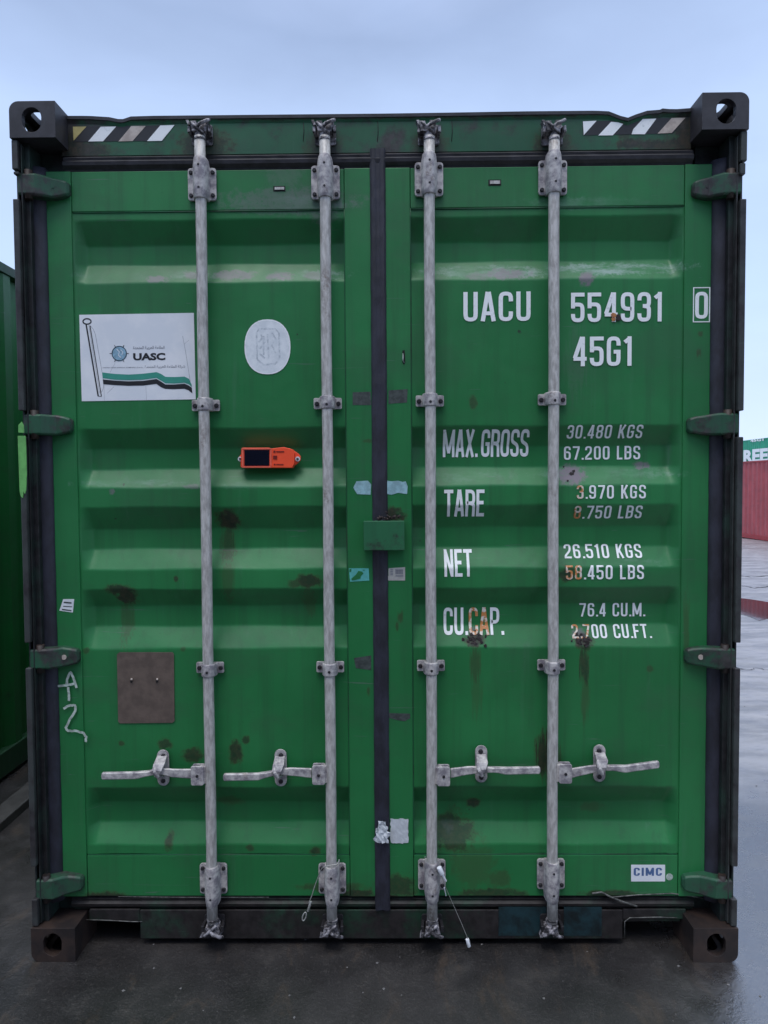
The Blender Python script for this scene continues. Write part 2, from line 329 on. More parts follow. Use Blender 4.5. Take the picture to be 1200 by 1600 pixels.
# ------------------------------------------------------------------ ground
def ground_mat():
    m, t, b = new_mat('wet_yard_ground')
    n1 = noise(t, 0.8, 6, 0.65); n2 = noise(t, 6, 6, 0.7); n3 = noise(t, 60, 4, 0.7); pat = noise(t, 0.35, 5, 0.6)
    c = mixc(t, ramp(t, n1, 0.35, 0.65), (0.009, 0.0085, 0.009), (0.030, 0.027, 0.027))
    c = mixc(t, mnode(t, 'MULTIPLY', ramp(t, n2, 0.52, 0.75), 0.5), c, (0.044, 0.037, 0.030))
    c = mixc(t, mnode(t, 'MULTIPLY', ramp(t, n3, 0.55, 0.72), 0.5), c, (0.075, 0.068, 0.062))
    c = mixc(t, mnode(t, 'MULTIPLY', ramp(t, noise(t, 190, 3, .6), 0.50, 0.66), 0.45), c, (0.070, 0.064, 0.060))
    c = mixc(t, mnode(t, 'MULTIPLY', ramp(t, noise(t, 3.5, 6, .75, (2.2, .8, 1), dist=.8), 0.54, 0.70), 0.55), c, (0.064, 0.046, 0.033))
    t.links.new(c, b.inputs['Base Color'])
    rg = t.nodes.new('ShaderNodeMapRange'); rg.inputs['From Min'].default_value = 0.35; rg.inputs['From Max'].default_value = 0.65
    rg.inputs['To Min'].default_value = 0.13; rg.inputs['To Max'].default_value = 0.36
    t.links.new(n2, rg.inputs['Value']); t.links.new(rg.outputs[0], b.inputs['Roughness'])
    # paler, rougher ground away from the containers; wet dark film in front of them
    tcn = t.nodes.new('ShaderNodeTexCoord'); sx_ = t.nodes.new('ShaderNodeSeparateXYZ'); t.links.new(tcn.outputs['Object'], sx_.inputs[0])
    wv = mnode(t, 'MULTIPLY', mnode(t, 'SUBTRACT', noise(t, .9, 5, .65), .5), 2.0)
    reg = mnode(t, 'MULTIPLY', ramp(t, mnode(t, 'ADD', sx_.outputs[0], wv), 1.3, 1.9), ramp(t, mnode(t, 'ADD', sx_.outputs[1], wv), .4, 2.2))
    pale_ground = mixc(t, ramp(t, noise(t, 1.2, 7, .72, (1, 3.0, 1)), .38, .62), (0.095, 0.088, 0.092), (0.25, 0.235, 0.245))
    pale_ground = mixc(t, mnode(t, 'MULTIPLY', ramp(t, noise(t, 9, 6, .7, (1, 2.2, 1)), .55, .72), .5), pale_ground, (0.07, 0.062, 0.066))
    c2 = mixc(t, reg, c, pale_ground); t.links.new(c2, b.inputs['Base Color'])
    ra = mnode(t, 'ADD', rg.outputs[0], mnode(t, 'MULTIPLY', reg, .22)); t.links.new(ra, b.inputs['Roughness'])
    wet = mnode(t, 'MULTIPLY', ramp(t, sx_.outputs[0], .85, 1.12), 1.0)
    t.links.new(mnode(t, 'ADD', 1.75, mnode(t, 'MULTIPLY', wet, 1.4)), b.inputs['IOR'])
    rb = mnode(t, 'ADD', mnode(t, 'MULTIPLY', mnode(t, 'SUBTRACT', 1.0, wet), .14), ra); t.links.new(rb, b.inputs['Roughness'])
    p = bump(t, b, noise(t, 2.5, 6, 0.6, (1, .45, 1)), 0.30, 0.02)
    p = bump(t, b, n3, 0.6, 0.003, p); bump(t, b, noise(t, 210, 3, .6), 0.6, 0.0016, p)
    return m
M_GROUND = ground_mat()
mb = MB()
def edge(v):   # grading: dense near the camera, sparse far away
    return v
xs = [-400, -120, -40, -15] + [-8 + i*0.5 for i in range(33)] + [12, 18, 26, 40, 120, 400]
ys = [-200, -60, -20, -10] + [-6 + i*0.5 for i in range(49)] + [22, 27, 35, 60, 150, 600]
rnd = random.Random(3)
def gz(y): return -0.0145 * min(max(0.0, y - 3.0), 40.0)   # the yard drains gently away
vs = [(x, y, gz(y)) for y in ys for x in xs]
nx = len(xs)
mb.add(vs, [(j*nx+i, j*nx+i+1, (j+1)*nx+i+1, (j+1)*nx+i) for j in range(len(ys)-1) for i in range(nx-1)])
ground = mb.build('ground', M_GROUND); tag(ground, 'wet dark yard ground shining with reflected sky', kind='structure')

# puddle with a curved outline, beyond the container on the right
M_WATER, t_, b_ = new_mat('puddle_water')
b_.inputs['Base Color'].default_value = (0.02, 0.018, 0.02, 1); b_.inputs['Roughness'].default_value = 0.05; b_.inputs['IOR'].default_value = 2.6
bump(t_, b_, noise(t_, 3, 2), 0.03, 0.01)
def GG(u, v):
    p = G(u, v)
    for _ in range(8): p = G(u, v, gz(p.y))
    return p
def ground_patch(name, px, z, mat, label):
    b = MB(); pts = [GG(u, v) for u, v in px]
    b.add([(p.x, p.y, gz(p.y)+z) for p in pts], [list(range(len(pts)))])
    o = b.build(name, mat, fix=False)
    if o.data.polygons[0].normal.z < 0: o.data.flip_normals()
    return tag(o, label, kind='structure')
ground_patch('puddle', [(1140, 934), (1158, 935), (1175, 937), (1200, 941), (1230, 948), (1250, 962), (1235, 970), (1200, 967), (1186, 970), (1172, 964), (1158, 960), (1140, 957)],
             0.004, M_WATER, 'puddle mirroring the red container')
# tar-filled cracks and dried mud marks in the yard surface
M_CRACK = plain('crack_tar', (0.012, 0.012, 0.014), 0.6, bmp=.3)
mb = MB()
for pts, wd in (([(1150, 1044), (1170, 1047), (1184, 1044), (1205, 1049)], .006),
                ([(1155, 900), (1175, 902), (1205, 899)], .03), ([(1155, 915), (1180, 919), (1205, 916)], .02)):
    q = [GG(u, v) for u, v in pts]; w2 = []
    for a, b in zip(q, q[1:]):
        for k in range(5):
            f = k / 5; w2.append(a.lerp(b, f) + Vector((rnd.uniform(-.02, .02), rnd.uniform(-.03, .03), 0)))
    w2.append(q[-1])
    L = []; 
    for i, p in enumerate(w2):
        d = (w2[min(i+1, len(w2)-1)] - w2[max(i-1, 0)]).normalized(); nrm = Vector((-d.y, d.x, 0)) * wd * rnd.uniform(.3, 1)
        L += [(p.x+nrm.x, p.y+nrm.y, gz(p.y)+.005), (p.x-nrm.x, p.y-nrm.y, gz(p.y)+.005)]
    mb.add(L, [(2*i, 2*i+1, 2*i+3, 2*i+2) for i in range(len(w2)-1)])
tag(mb.build('ground_cracks', M_CRACK), 'dark cracks crossing the wet yard surface', kind='structure')

# loose stones and grit
M_GRIT = plain('pale_grit', (0.17, 0.165, 0.16), 0.8, scale=50, var=.4)
mb = MB()
spots = [G(240, 1513), G(193, 1548), G(283, 1545), G(590, 1505), G(1060, 1510), G(1138, 1539), G(850, 1560), G(460, 1590), G(600, 1545)]
for _ in range(90):
    spots.append(Vector((rnd.uniform(-1.6, 1.5), rnd.uniform(-1.2, 0.3), 0)))
for _ in range(160):
    spots.append(Vector((rnd.uniform(1.3, 5), rnd.uniform(-1, 8), 0)))
for k, p in enumerate(spots):
    r = 0.0045 if k < 9 else rnd.uniform(.001, .0035)
    vs = []; 
    for dx, dy, dz in ((1,0,0),(0,1,0),(-1,0,0),(0,-1,0),(0,0,1),(0,0,-.6)):
        vs.append((p.x+dx*r*rnd.uniform(.6,1.8), p.y+dy*r*rnd.uniform(.6,1.8), gz(p.y)+.001+dz*r*rnd.uniform(.6,1)))
    mb.add(vs, [(0,1,4),(1,2,4),(2,3,4),(3,0,4),(1,0,5),(2,1,5),(3,2,5),(0,3,5)])
tag(mb.build('grit', M_GRIT), 'loose pale grit scattered over the wet ground', kind='stuff')

# ------------------------------------------------------------------ THE CONTAINER
BOX = empty('shipping_container')
tag(BOX, 'large green shipping container with closed double doors and four galvanised locking bars, nearest in view', 'container')
YT = 12.19
def face_x(x): return x

# --- corner castings: hollow, with oval holes (boolean of simple solids)
def solid(name, build):
    b = MB(); build(b); return b.build(name, M_DARK)
def stadium_cutter(b, axis, c, w2, h2, L):
    r = min(w2, h2); pts = []
    n = 24
    for i in range(n):
        a = 2*math.pi*i/n; cx, cz = math.cos(a)*r, math.sin(a)*r
        if w2 > h2: cx += (w2-h2) * (1 if math.cos(a) > 0 else -1)
        else: cz += (h2-w2) * (1 if math.sin(a) >= 0 else -1)
        pts.append((cx, cz))
    def mk(d, p):
        if axis == 'y': return (c[0]+p[0], c[1]+d, c[2]+p[1])
        if axis == 'x': return (c[0]+d, c[1]+p[0], c[2]+p[1])
        return (c[0]+p[0], c[1]+p[1], c[2]+d)
    b.loft([[mk(-L, p) for p in pts], [mk(L, p) for p in pts]])
def casting(sx, top, mat, width=0.152, height=0.118, depth=0.178, at=None, y0=0.0, yd=1, parent=None, Ht=H, hw=HW):
    """sx: -1 left, 1 right; top: bool"""
    xo = sx*hw; xi = sx*(hw-width); z1 = Ht if top else height; z0 = z1-height
    rc = 0.030
    oz = z1 if top else z0; szz = -1 if top else 1
    poly = [(xi, z0), (xi, z1)]
    arc = [(xo - sx*rc*(1-math.sin(k*math.pi/12)), oz + szz*rc*(1-math.cos(k*math.pi/12))) for k in range(7)]
    if top: poly = [(xi, z0), (xi, z1)] + arc + [(xo, z0)]
    else: poly = [(xi, z1), (xi, z0)] + arc + [(xo, z1)]
    ya, yb = y0, y0 + yd*depth
    b = MB(); b.prism(poly, min(ya, yb), max(ya, yb)); outer = b.build('corner_casting', mat)
    cx = (xo+xi)/2 ; cz = (z0+z1)/2; cy = (ya+yb)/2
    cut = []
    def add(fn):
        o = solid('cut', fn); cut.append(o)
        md = outer.modifiers.new('b', 'BOOLEAN'); md.operation = 'DIFFERENCE'; md.object = o; md.solver = 'EXACT'
    th = 0.020
    add(lambda b: b.box(min(xo, xi)+th, max(xo, xi)-th, min(ya, yb)+th, max(ya, yb)-th, z0+th, z1-th))
    add(lambda b: stadium_cutter(b, 'y', (cx+sx*0.002, ya, cz+0.0015*szz), 0.032, 0.040, 0.05))
    add(lambda b: stadium_cutter(b, 'x', (xo, cy+0.006*yd, cz), 0.034, 0.026, 0.05))
    add(lambda b: stadium_cutter(b, 'z', (cx, cy, z1 if top else z0), 0.032, 0.055, 0.05))
    dg = bpy.context.evaluated_depsgraph_get(); me = bpy.data.meshes.new_from_object(outer.evaluated_get(dg))
    outer.modifiers.clear(); outer.data = me
    for o in cut: bpy.data.objects.remove(o)
    if parent is not None: outer.parent = parent
    bv = outer.modifiers.new('bevel', 'BEVEL'); bv.width = 0.0035; bv.segments = 2; bv.limit_method = 'ANGLE'; bv.angle_limit = R(40)
    return outer
for sx in (-1, 1):
    casting(sx, True, M_CAST_T, parent=BOX)
    casting(sx, False, M_CAST_B, parent=BOX)
    for tp in (True, False):
        casting(sx, tp, M_CAST_T if tp else M_CAST_B, y0=YT, yd=-1, parent=BOX)

# --- corner posts
HV = [(275, 312), (643, 682), (1004, 1042), (1352, 1398)]       # hinge gaps, pixel rows
def hz(v, sx): return P(30 if sx < 0 else 1160, v, 0.02).z
for sx in (-1, 1):
    X = lambda d: sx*(HW-d)       # d = distance in from the outer face
    b = MB()
    b.box(X(.008), X(.014), .022, .176, .118, H-.118)           # continuous side plate
    b.box(X(.014), X(.044), .040, .176, .118, H-.118)           # inner channel
    b.box(X(.044), X(.125), .118, .176, .118, H-.118)           # back of the recess
    post = b.build('corner_post', M_POST, BOX, bevel=.002)
    zs = [H-.118-.003] + [z for a, c in HV for z in (hz(a, sx), hz(c, sx))] + [.121]
    b = MB(); o_z = H-.118
    segs = [(zs[0], zs[0]-.095)] + [(zs[0]-.112, zs[1]-.004)] + [(zs[i]-.002, zs[i+1]+.002) for i in range(2, 8, 2)] + [(zs[8]-.01, zs[9])]
    segs[1] = (zs[0]-.100, zs[1]+.002)
    for k, (a, c) in enumerate(segs):
        off = 0.004 if k == 1 else 0.0015
        b.prism([(X(off), a), (X(off), c), (X(.0215), c), (X(.0215), a)], .006 if k != 1 else .010, .177)
    fl = b.build('post_edge', M_FLANGE, post, bevel=.003)
    # channel lip seen between edge and gasket
    b = MB(); b.box(X(.024), X(.0285), .020, .0395, .125, H-.13); b.build('post_lip', M_POST if sx < 0 else M_FLANGE, post, bevel=.001)
# lime spray mark on the left post edge
b = MB()
pts = [(29, 664), (34, 659), (37, 664), (38, 676), (29, 676)]
b.prism([(P(u, v, .004).x, P(u, v, .004).z) for u, v in pts], .0025, .0055)
pts = [(28, 681), (40, 681), (41, 700), (42, 740), (41, 766), (39, 772), (37, 768), (36, 778), (33, 776), (31, 768), (30, 740)]
b.prism([(P(u, v, .004).x, P(u, v, .004).z) for u, v in pts], .0025, .0055)
b.build('spray_mark', M_LIME, BOX)

# --- top header rail, with the two dents in its upper lip
def top_z(u):
    t = [(95, 181), (140, 181), (172, 183), (186, 186), (194, 186), (206, 182), (240, 181), (440, 179), (600, 177.5), (700, 176), (820, 174), (930, 173), (950, 174), (968, 181), (980, 184), (992, 179), (1010, 173), (1030, 171.5), (1034, 169.5), (1050, 171), (1090, 168)]
    for (a, va), (c, vc) in zip(t, t[1:]):
        if a <= u <= c: return P(u, va + (vc-va)*(u-a)/(c-a), YH-.004).z
    return P(u, t[-1][1] if u > 600 else t[0][1], YH-.004).z
us = sorted(set(list(range(96, 1090, 12)) + [172, 186, 194, 206, 950, 968, 980, 992, 1010, 1030, 1034]))
b = MB(); z_h0 = P(600, 238, YH).z
secs = []
for u in us:
    x = P(u, 200, YH).x; zt = top_z(u) - .004; dent = max(0, (P(u, 178, YH-.004).z - zt - .01)) * 1.0
    secs.append([(x, YH, z_h0), (x, YH, zt-.022), (x, YH-.005, zt-.010), (x, YH-.004, zt-.001), (x, YH+.004, zt+.003), (x, .176, zt+.002), (x, .176, z_h0)])
b.loft(secs)
b.build('header_rail', M_HEADER, BOX)
b = MB(); b.loft([[(c[4][0], c[4][1]-.0125, c[4][2]-.001), (c[4][0], c[4][1]-.0125, c[4][2]-.012), (c[4][0], c[4][1]-.0092, c[4][2]-.013), (c[4][0], c[4][1]+.004, c[4][2]+.0015), (c[4][0], c[4][1]-.006, c[4][2]+.0020)] for c in secs])
b.build('header_lip', M_RUBD, BOX)
# thin weld lines on the header
b = MB()
for u in (474, 590, 706):
    p = P(u, 200, YH); b.tube([(p.x, YH, p.z-.055+.08), (p.x+.002, YH-.001, p.z-.01), (p.x-.001, YH, p.z-.045)], .0012, 6)
b.build('weld_bead', M_SILL, BOX)

# --- rubber gaskets
def gasket_h(v0, v1, u0, u1, name, mat, yf):
    b = MB(); x0 = P(u0, (v0+v1)/2, yf).x; x1 = P(u1, (v0+v1)/2, yf).x; zt = P(590, v0, yf).z; zb = P(590, v1, yf).z; hgt = zt-zb
    sec = []; n = 60
    for i in range(n+1):
        x = x0+(x1-x0)*i/n; j = random.uniform(-.0006, .0006)
        sec.append([(x, .14, zt), (x, yf+.012, zt), (x, yf+.002+j, zt-.14*hgt), (x, yf+.004, zt-.28*hgt), (x, yf-.004+j, zt-.42*hgt), (x, yf-.002+j, zt-.62*hgt), (x, yf+.010, zt-.8*hgt), (x, yf+.014, zb), (x, .14, zb)])
    b.loft(sec, smooth=False); return b.build(name, mat, BOX)
gasket_h(237, 263, 98, 1084, 'header_gasket', M_RUBD, .080)
gasket_h(1402, 1424, 112, 1084, 'sill_gasket', M_SILL, .091)
def gasket_v(xa, xb, za, zb, name, yf, mat=M_RUB, parent=BOX, bulge=.007):
    b = MB(); wv = abs(xb-xa); x0 = min(xa, xb); sec = []; n = 70
    for i in range(n+1):
        z = zb+(za-zb)*i/n; j = random.uniform(-.0007, .0007); k = random.uniform(-.0008, .0008)
        sec.append([(x0+k, .13, z), (x0+k, yf+.004, z), (x0+.18*wv+k, yf-.4*bulge+j, z), (x0+.5*wv, yf-bulge+j, z), (x0+.82*wv+k, yf-.4*bulge+j, z), (x0+wv+k, yf+.004, z), (x0+wv, .13, z)])
    b.loft(sec, smooth=True); o = b.build(name, mat, parent); return o

# --- doors
ZD_T = P(590, 262, YS).z; ZD_B = P(590, 1401, YS).z
def xat(u, v, y): return P(u, v, y).x
XS = {'Lo': (xat(46, 300, .09)+xat(78, 1300, .09))/2, }
# column measurements at row 765 (horizon): pixel -> metres
def xm(u, y): return P(u, 765, y).x
DOORS = {'L': dict(xo=xm(83, YS), xs1=xm(121.5, YS), xs2=xm(542, YS), xi=xm(582, YS), sx=-1),
         'R': dict(xo=xm(1108, YS), xs1=xm(1066, YS), xs2=xm(643, YS), xi=xm(605, YS), sx=1)}
door_obj = {}
for key, d in DOORS.items():
    b = MB(); s = d['sx']
    b.box(d['xo'], d['xs1'], YS, YS+.05, ZD_B, ZD_T)                      # outer stile
    b.box(d['xs2'], d['xi'], YS, YS+.05, ZD_B, ZD_T)                      # inner stile
    lo, hi = sorted((d['xs1'], d['xs2']))
    g = .0012
    ztr = P(440, 327, YS).z; zbr = P(440, 1337, YS).z
    b.box(lo+g, hi-g, YS+.003, YS+.05, ztr, ZD_T-.0005)                      # top rail
    b.box(lo+g, hi-g, YS+.003, YS+.05, ZD_B+.0005, zbr)                      # bottom rail
    door = b.build('door', M_DOOR, BOX, bevel=.0025)
    door_obj[key] = door
    # pressed sheet: flat at the ends, sloped into each corrugation at the hinge side
    b = MB(); zs = [(ztr-.004, YF)] + PROF + [(zbr+.004, YF)]
    rows = []
    zl = {zs[0][0], zs[-1][0]}
    for z, _ in PROF:
        for q in (-6, -4, -2.2, 0, 2.2, 4, 6): zl.add(z+q*.001)
    zl |= {zs[0][0]+(zs[-1][0]-zs[0][0])*k/60 for k in range(61)}
    zl = sorted((z for z in zl if zs[-1][0] <= z <= zs[0][0]), reverse=True)
    for z in zl:
        if not rows or rows[-1][0]-z > .0015: rows.append((z, prof(z)))
    outer_in = d['xs1']; ramp_w = .034
    cols = [(outer_in - s*ramp_w, 1.0), (outer_in - s*ramp_w, 1.0), (outer_in, 0.0), (outer_in-s*.003, .03), (outer_in-s*.006, .12), (outer_in-s*.017, .47), (outer_in-s*.029, .86)]
    cols[0] = (outer_in - s*(ramp_w+.006), 1.0); cols[1], cols[0] = cols[0], cols[1]; cols.append((outer_in-s*ramp_w*1.6, 1.0))
    cols[0] = (outer_in - s*ramp_w, .975)
    n = 16; x_end = d['xs2'] + s*.006
    xc = outer_in - s*ramp_w*1.6
    for k in range(1, n+1): cols.append((xc + (x_end-xc)*k/n, 1.0))
    cols.append((d['xs2'], .75))
    cols.sort()
    rr = random.Random(11 if key == 'L' else 12)
    vs = []
    for z, y in rows:
        for x, f in cols: vs.append((x, YF+(y-YF)*f + (.0005*(1+math.sin(x*9+z*3)*math.sin(z*5.3+x*4)) if f == 1 else 0), z + (.0016*math.sin(x*13+z*40) if f == 1 else 0)))
    nc = len(cols)
    b.add(vs, [(j*nc+i, j*nc+i+1, (j+1)*nc+i+1, (j+1)*nc+i) for j in range(len(rows)-1) for i in range(nc-1)], smooth=True)
    sh = b.build('corrugated_panel', M_DOOR, door)
    # seam beads: sealant line round the sheet
    b = MB()
    b.tube([(lo+.004, YF-.001, ztr-.0025), (hi-.004, YF-.001, ztr-.0025)], .0022, 6)
    b.tube([(lo+.004, YF-.001, zbr+.002), (hi-.004, YF-.001, zbr+.002)], .0018, 6)
    zz = [ztr - (ztr-zbr)*k/60 for k in range(61)]
    b.tube([(d['xs2']+s*.001, YF-.0005+rr.uniform(-.0008, .0008), z) for z in zz], .0022, 6)
    b.build('seam_bead', M_FRAME, door)
    # hinge-side and meeting-edge gaskets
    if key == 'L':
        gasket_v(xm(49, .085), d['xo']+.002, ZD_T+.01, ZD_B-.01, 'door_gasket', .074, M_RUB, door, .016)
    else:
        gasket_v(d['xo']-.002, xm(1137, .085), ZD_T+.01, ZD_B-.01, 'door_gasket', .074, M_RUB, door, .016)
b = MB(); xa_, xb_ = DOORS['L']['xi']-.001, DOORS['R']['xi']+.001; za_, zb_ = P(590, 231, .074).z, P(590, 1422, .08).z; sec = []
for i in range(81):
    z = zb_+(za_-zb_)*i/80; j = random.uniform(-.0008, .0008); k = random.uniform(-.0010, .0010); w_ = xb_-xa_
    sec.append([(xa_, .13, z), (xa_+k, .081, z), (xa_+.006+k, .0765, z), (xa_+w_*.30, .0775+j, z), (xa_+w_*.42, .080+j, z), (xa_+w_*.58, .080+j, z), (xa_+w_*.70, .0770+j, z), (xb_-.006+k, .0755, z), (xb_+k, .081, z), (xb_, .13, z)])
b.loft(sec); b.build('meeting_gasket', M_RUB, door_obj['R'])
b = MB(); b.box(-1.1, 1.1, .150, .170, .15, 2.75); b.build('door_backing', M_DARK, BOX)

# vent slots near the top of each door
for key, (u0, u1, v0, v1) in (('L', (427, 446, 291, 299)), ('R', (763, 783, 281, 290))):
    y = YS+.003; a = P(u0, v0, y); c = P(u1, v1, y)
    b = MB(); b.box(a.x, c.x, y-.0012, y+.002, c.z, a.z, 0); b.box(a.x+.005, c.x-.004, y-.0035, y-.0015, c.z+.005, a.z-.004, 1)
    b.build('rivet_slot', [M_DARK, M_GALV], door_obj[key])
# drain loop on the meeting stile
b = MB(); p = P(631, 558, YS)
b.prism([(p.x-.005, p.z+.022), (p.x+.003, p.z+.024), (p.x+.005, p.z-.018), (p.x, p.z-.026), (p.x-.005, p.z-.018)], YS-.001, YS+.002, 0)
b.tube([(p.x-.003, YS-.002, p.z+.012), (p.x-.003, YS-.003, p.z-.012), (p.x+.001, YS-.003, p.z-.019)], .0012, 6, 1)
b.build('scratch', [M_DARK, M_CHALK], door_obj['R'])

# --- hinges
for key, d in DOORS.items():
    s = d['sx']
    for k, (va, vb) in enumerate(HV):
        vm = (va+vb)/2
        if key == 'L': outer_u = 32; inner_u = {0: 108, 1: 113, 2: 124, 3: 130}[k]
        else: outer_u = 1160; inner_u = {0: 1082, 1: 1074, 2: 1070, 3: 1066}[k]
        zc = P(inner_u, vm+2, .07).z; hh = .036
        if k == 3: zc -= .004
        xo = s*(HW-.012); xi = P(inner_u, vm, .07).x
        xw = xo - s*.055                        # where the blade leaves the post knuckle
        rr = random.Random(k+10*s)
        def sec(x, y0, y1, h1, h0):
            t1 = zc+h1+rr.uniform(-.0015, .0015); t0 = zc-h0+rr.uniform(-.0015, .0015); e = .006
            return [(x, y0+e, t1), (x, y0, t1-e), (x, y0, t0+e), (x, y0+e, t0), (x, y1, t0), (x, y1, t1)]
        b = MB()
        L = xi-xw
        b.loft([sec(xo, .020, .060, hh, hh), sec(xw, .022, .070, hh, hh), sec(xw+L*.25, .040, .088, hh*.98, hh*.98), sec(xw+L*.45, .052, .088, hh*.92, hh*.95),
                sec(xw+L*.75, .056, .088, hh*.80, hh*.82), sec(xw+L*.93, .060, .088, hh*.68, hh*.7), sec(xi, .070, .088, hh*.45, hh*.45)])
        hb = b.build('hinge', M_HINGE, door_obj[key], bevel=.002)
        b = MB(); xk = xo - s*.030
        b.cyl((xk, .034, zc-hh-.012), (xk, .034, zc+hh+.012), .013, n=14)
        if k in (0, 2): 
            q = xw+L*.5; b.cyl((q, .051, zc), (q, .055, zc), .0045 if k == 0 else .009, n=10, mi=1)
        b.build('hinge_pin', [M_CAST_B, M_HINGE if k == 0 else M_BEIGE], hb)

M_GUARD = paint('guard_green_paint', (0.020, 0.125, 0.052), grime=.32, gscale=12)
# --- centre lock guard bridging the doors
b = MB(); a = P(568, 814, .045); c = P(632, 860, .045)
b.box(a.x, c.x, .045, .052, c.z, a.z); b.box(a.x, a.x+.006, .0525, .081, c.z+.001, a.z-.001); b.box(a.x+.007, c.x-.001, .0525, .081, a.z-.007, a.z-.001)
b.box(a.x+.007, c.x-.001, .0525, .081, c.z+.001, c.z+.006)
b.build('lock_guard', M_GUARD, door_obj['R'], bevel=.003)
b = MB()
for k in range(16):
    q = P(600+random.gauss(6, 8), 811+random.gauss(-2, 3), .066); r = random.uniform(.003, .007)
    b.cyl((q.x, .052+random.uniform(-.01, .02), q.z-r*.4), (q.x+random.uniform(-.01, .01), .058, q.z+r), r, r*.3, n=7)
b.build('mud_clod', plain('brown_mud', (0.045, 0.030, 0.028), .85, scale=60, bmp=.8), door_obj['R'])

# --- bottom sill
zsb = P(590, 1467, .088).z
b = MB()
b.box(-HW+.155, HW-.155, .100, .172, P(180, 1440, .1).z, P(590, 1423, .1).z)
b.prism([(P(219, 1450, .088).x, P(180, 1438, .09).z), (P(219, 1450, .088).x, zsb), (P(973, 1450, .088).x, zsb), (P(973, 1450, .088).x, P(1000, 1434, .09).z), (P(973, 1450, .088).x, P(590, 1422, .088).z), (P(219, 1450, .088).x, P(590, 1422, .088).z)], .088, .096)
b.box(P(140, 1440, .088).x, P(219, 1440, .088).x-.001, .089, .098, P(180, 1440, .088).z, P(590, 1421, .088).z)
b.box(P(973, 1440, .088).x+.001, P(1072, 1440, .088).x, .089, .098, P(1000, 1437, .088).z, P(590, 1421, .088).z)
b.build('door_sill', M_SILL, BOX, bevel=.003)
b = MB()
for (u0, u1, v0, v1) in ((779, 854, 1417, 1462), (881, 940, 1417, 1462)):
    a = P(u0, v0, .087); c = P(u1, v1, .087)
    b.box(a.x, c.x, .0868, .0878, c.z, a.z)
b.build('touched_up_paint', M_TEALP, BOX)
# bent steel lip on the sill edge, right, and chipped light edges of the pocket cut-outs
b = MB()
def strip(pts, y, r, mi=0): b.tube([tuple(P(u, v, y)) for u, v in pts], r, 6, mi)
strip([(925, 1396), (940, 1394), (955, 1402), (970, 1408), (995, 1416)], .080, .0035)
strip([(955, 1402), (1000, 1398), (1050, 1396), (1085, 1401), (1100, 1404)], .084, .0022)
strip([(976, 1465), (976, 1440), (984, 1434), (1030, 1433), (1058, 1434)], .086, .0018)
strip([(135, 1437), (170, 1438), (205, 1440), (222, 1440)], .086, .0016)
strip([(185, 1401), (230, 1401.5), (290, 1402), (420, 1402)], .080, .0012)
b.build('worn_edge', plain('worn_steel_edge', (0.16, 0.16, 0.15), .5, scale=50, var=.8, bmp=.4), BOX)

# --- locking bars
YB, RB = .052, .0182
bars = [((313, 310), (331, 1340), 's'), ((509, 310), (517, 1340), 's'), ((671, 310), (675, 1340), 's'), ((868, 310), (861, 1340), 's')]
def bolt(b, x, z, y, r=.0062, h=.006, mi=1):
    b.cyl((x, y, z), (x, y-h, z), r, r*.8, n=10, mi=mi)
def rplate(x0, x1, z0, z1, r=.008):
    pts = []
    for cx, cz, a0 in ((x1-r, z1-r, 0), (x0+r, z1-r, 90), (x0+r, z0+r, 180), (x1-r, z0+r, 270)):
        for k in range(5): a = R(a0+22.5*k); pts.append((cx+r*math.cos(a), cz+r*math.sin(a)))
    return pts
def half_bulge(b, secs, y_back, n=12):
    """secs: (xc, z, rx, ry): half tube bulging to the front"""
    L = []
    for xc, z, rx, ry in secs:
        ring = [(xc+rx*math.cos(math.pi*k/n), y_back-ry*math.sin(math.pi*k/n)**.75 if 0 < k < n else y_back, z) for k in range(n+1)]
        L.append(ring)
    b.loft(L, smooth=True, closed=False, caps=False)
    for idx in (0, -1):
        b.add(L[idx], [list(range(n+1))], 0)
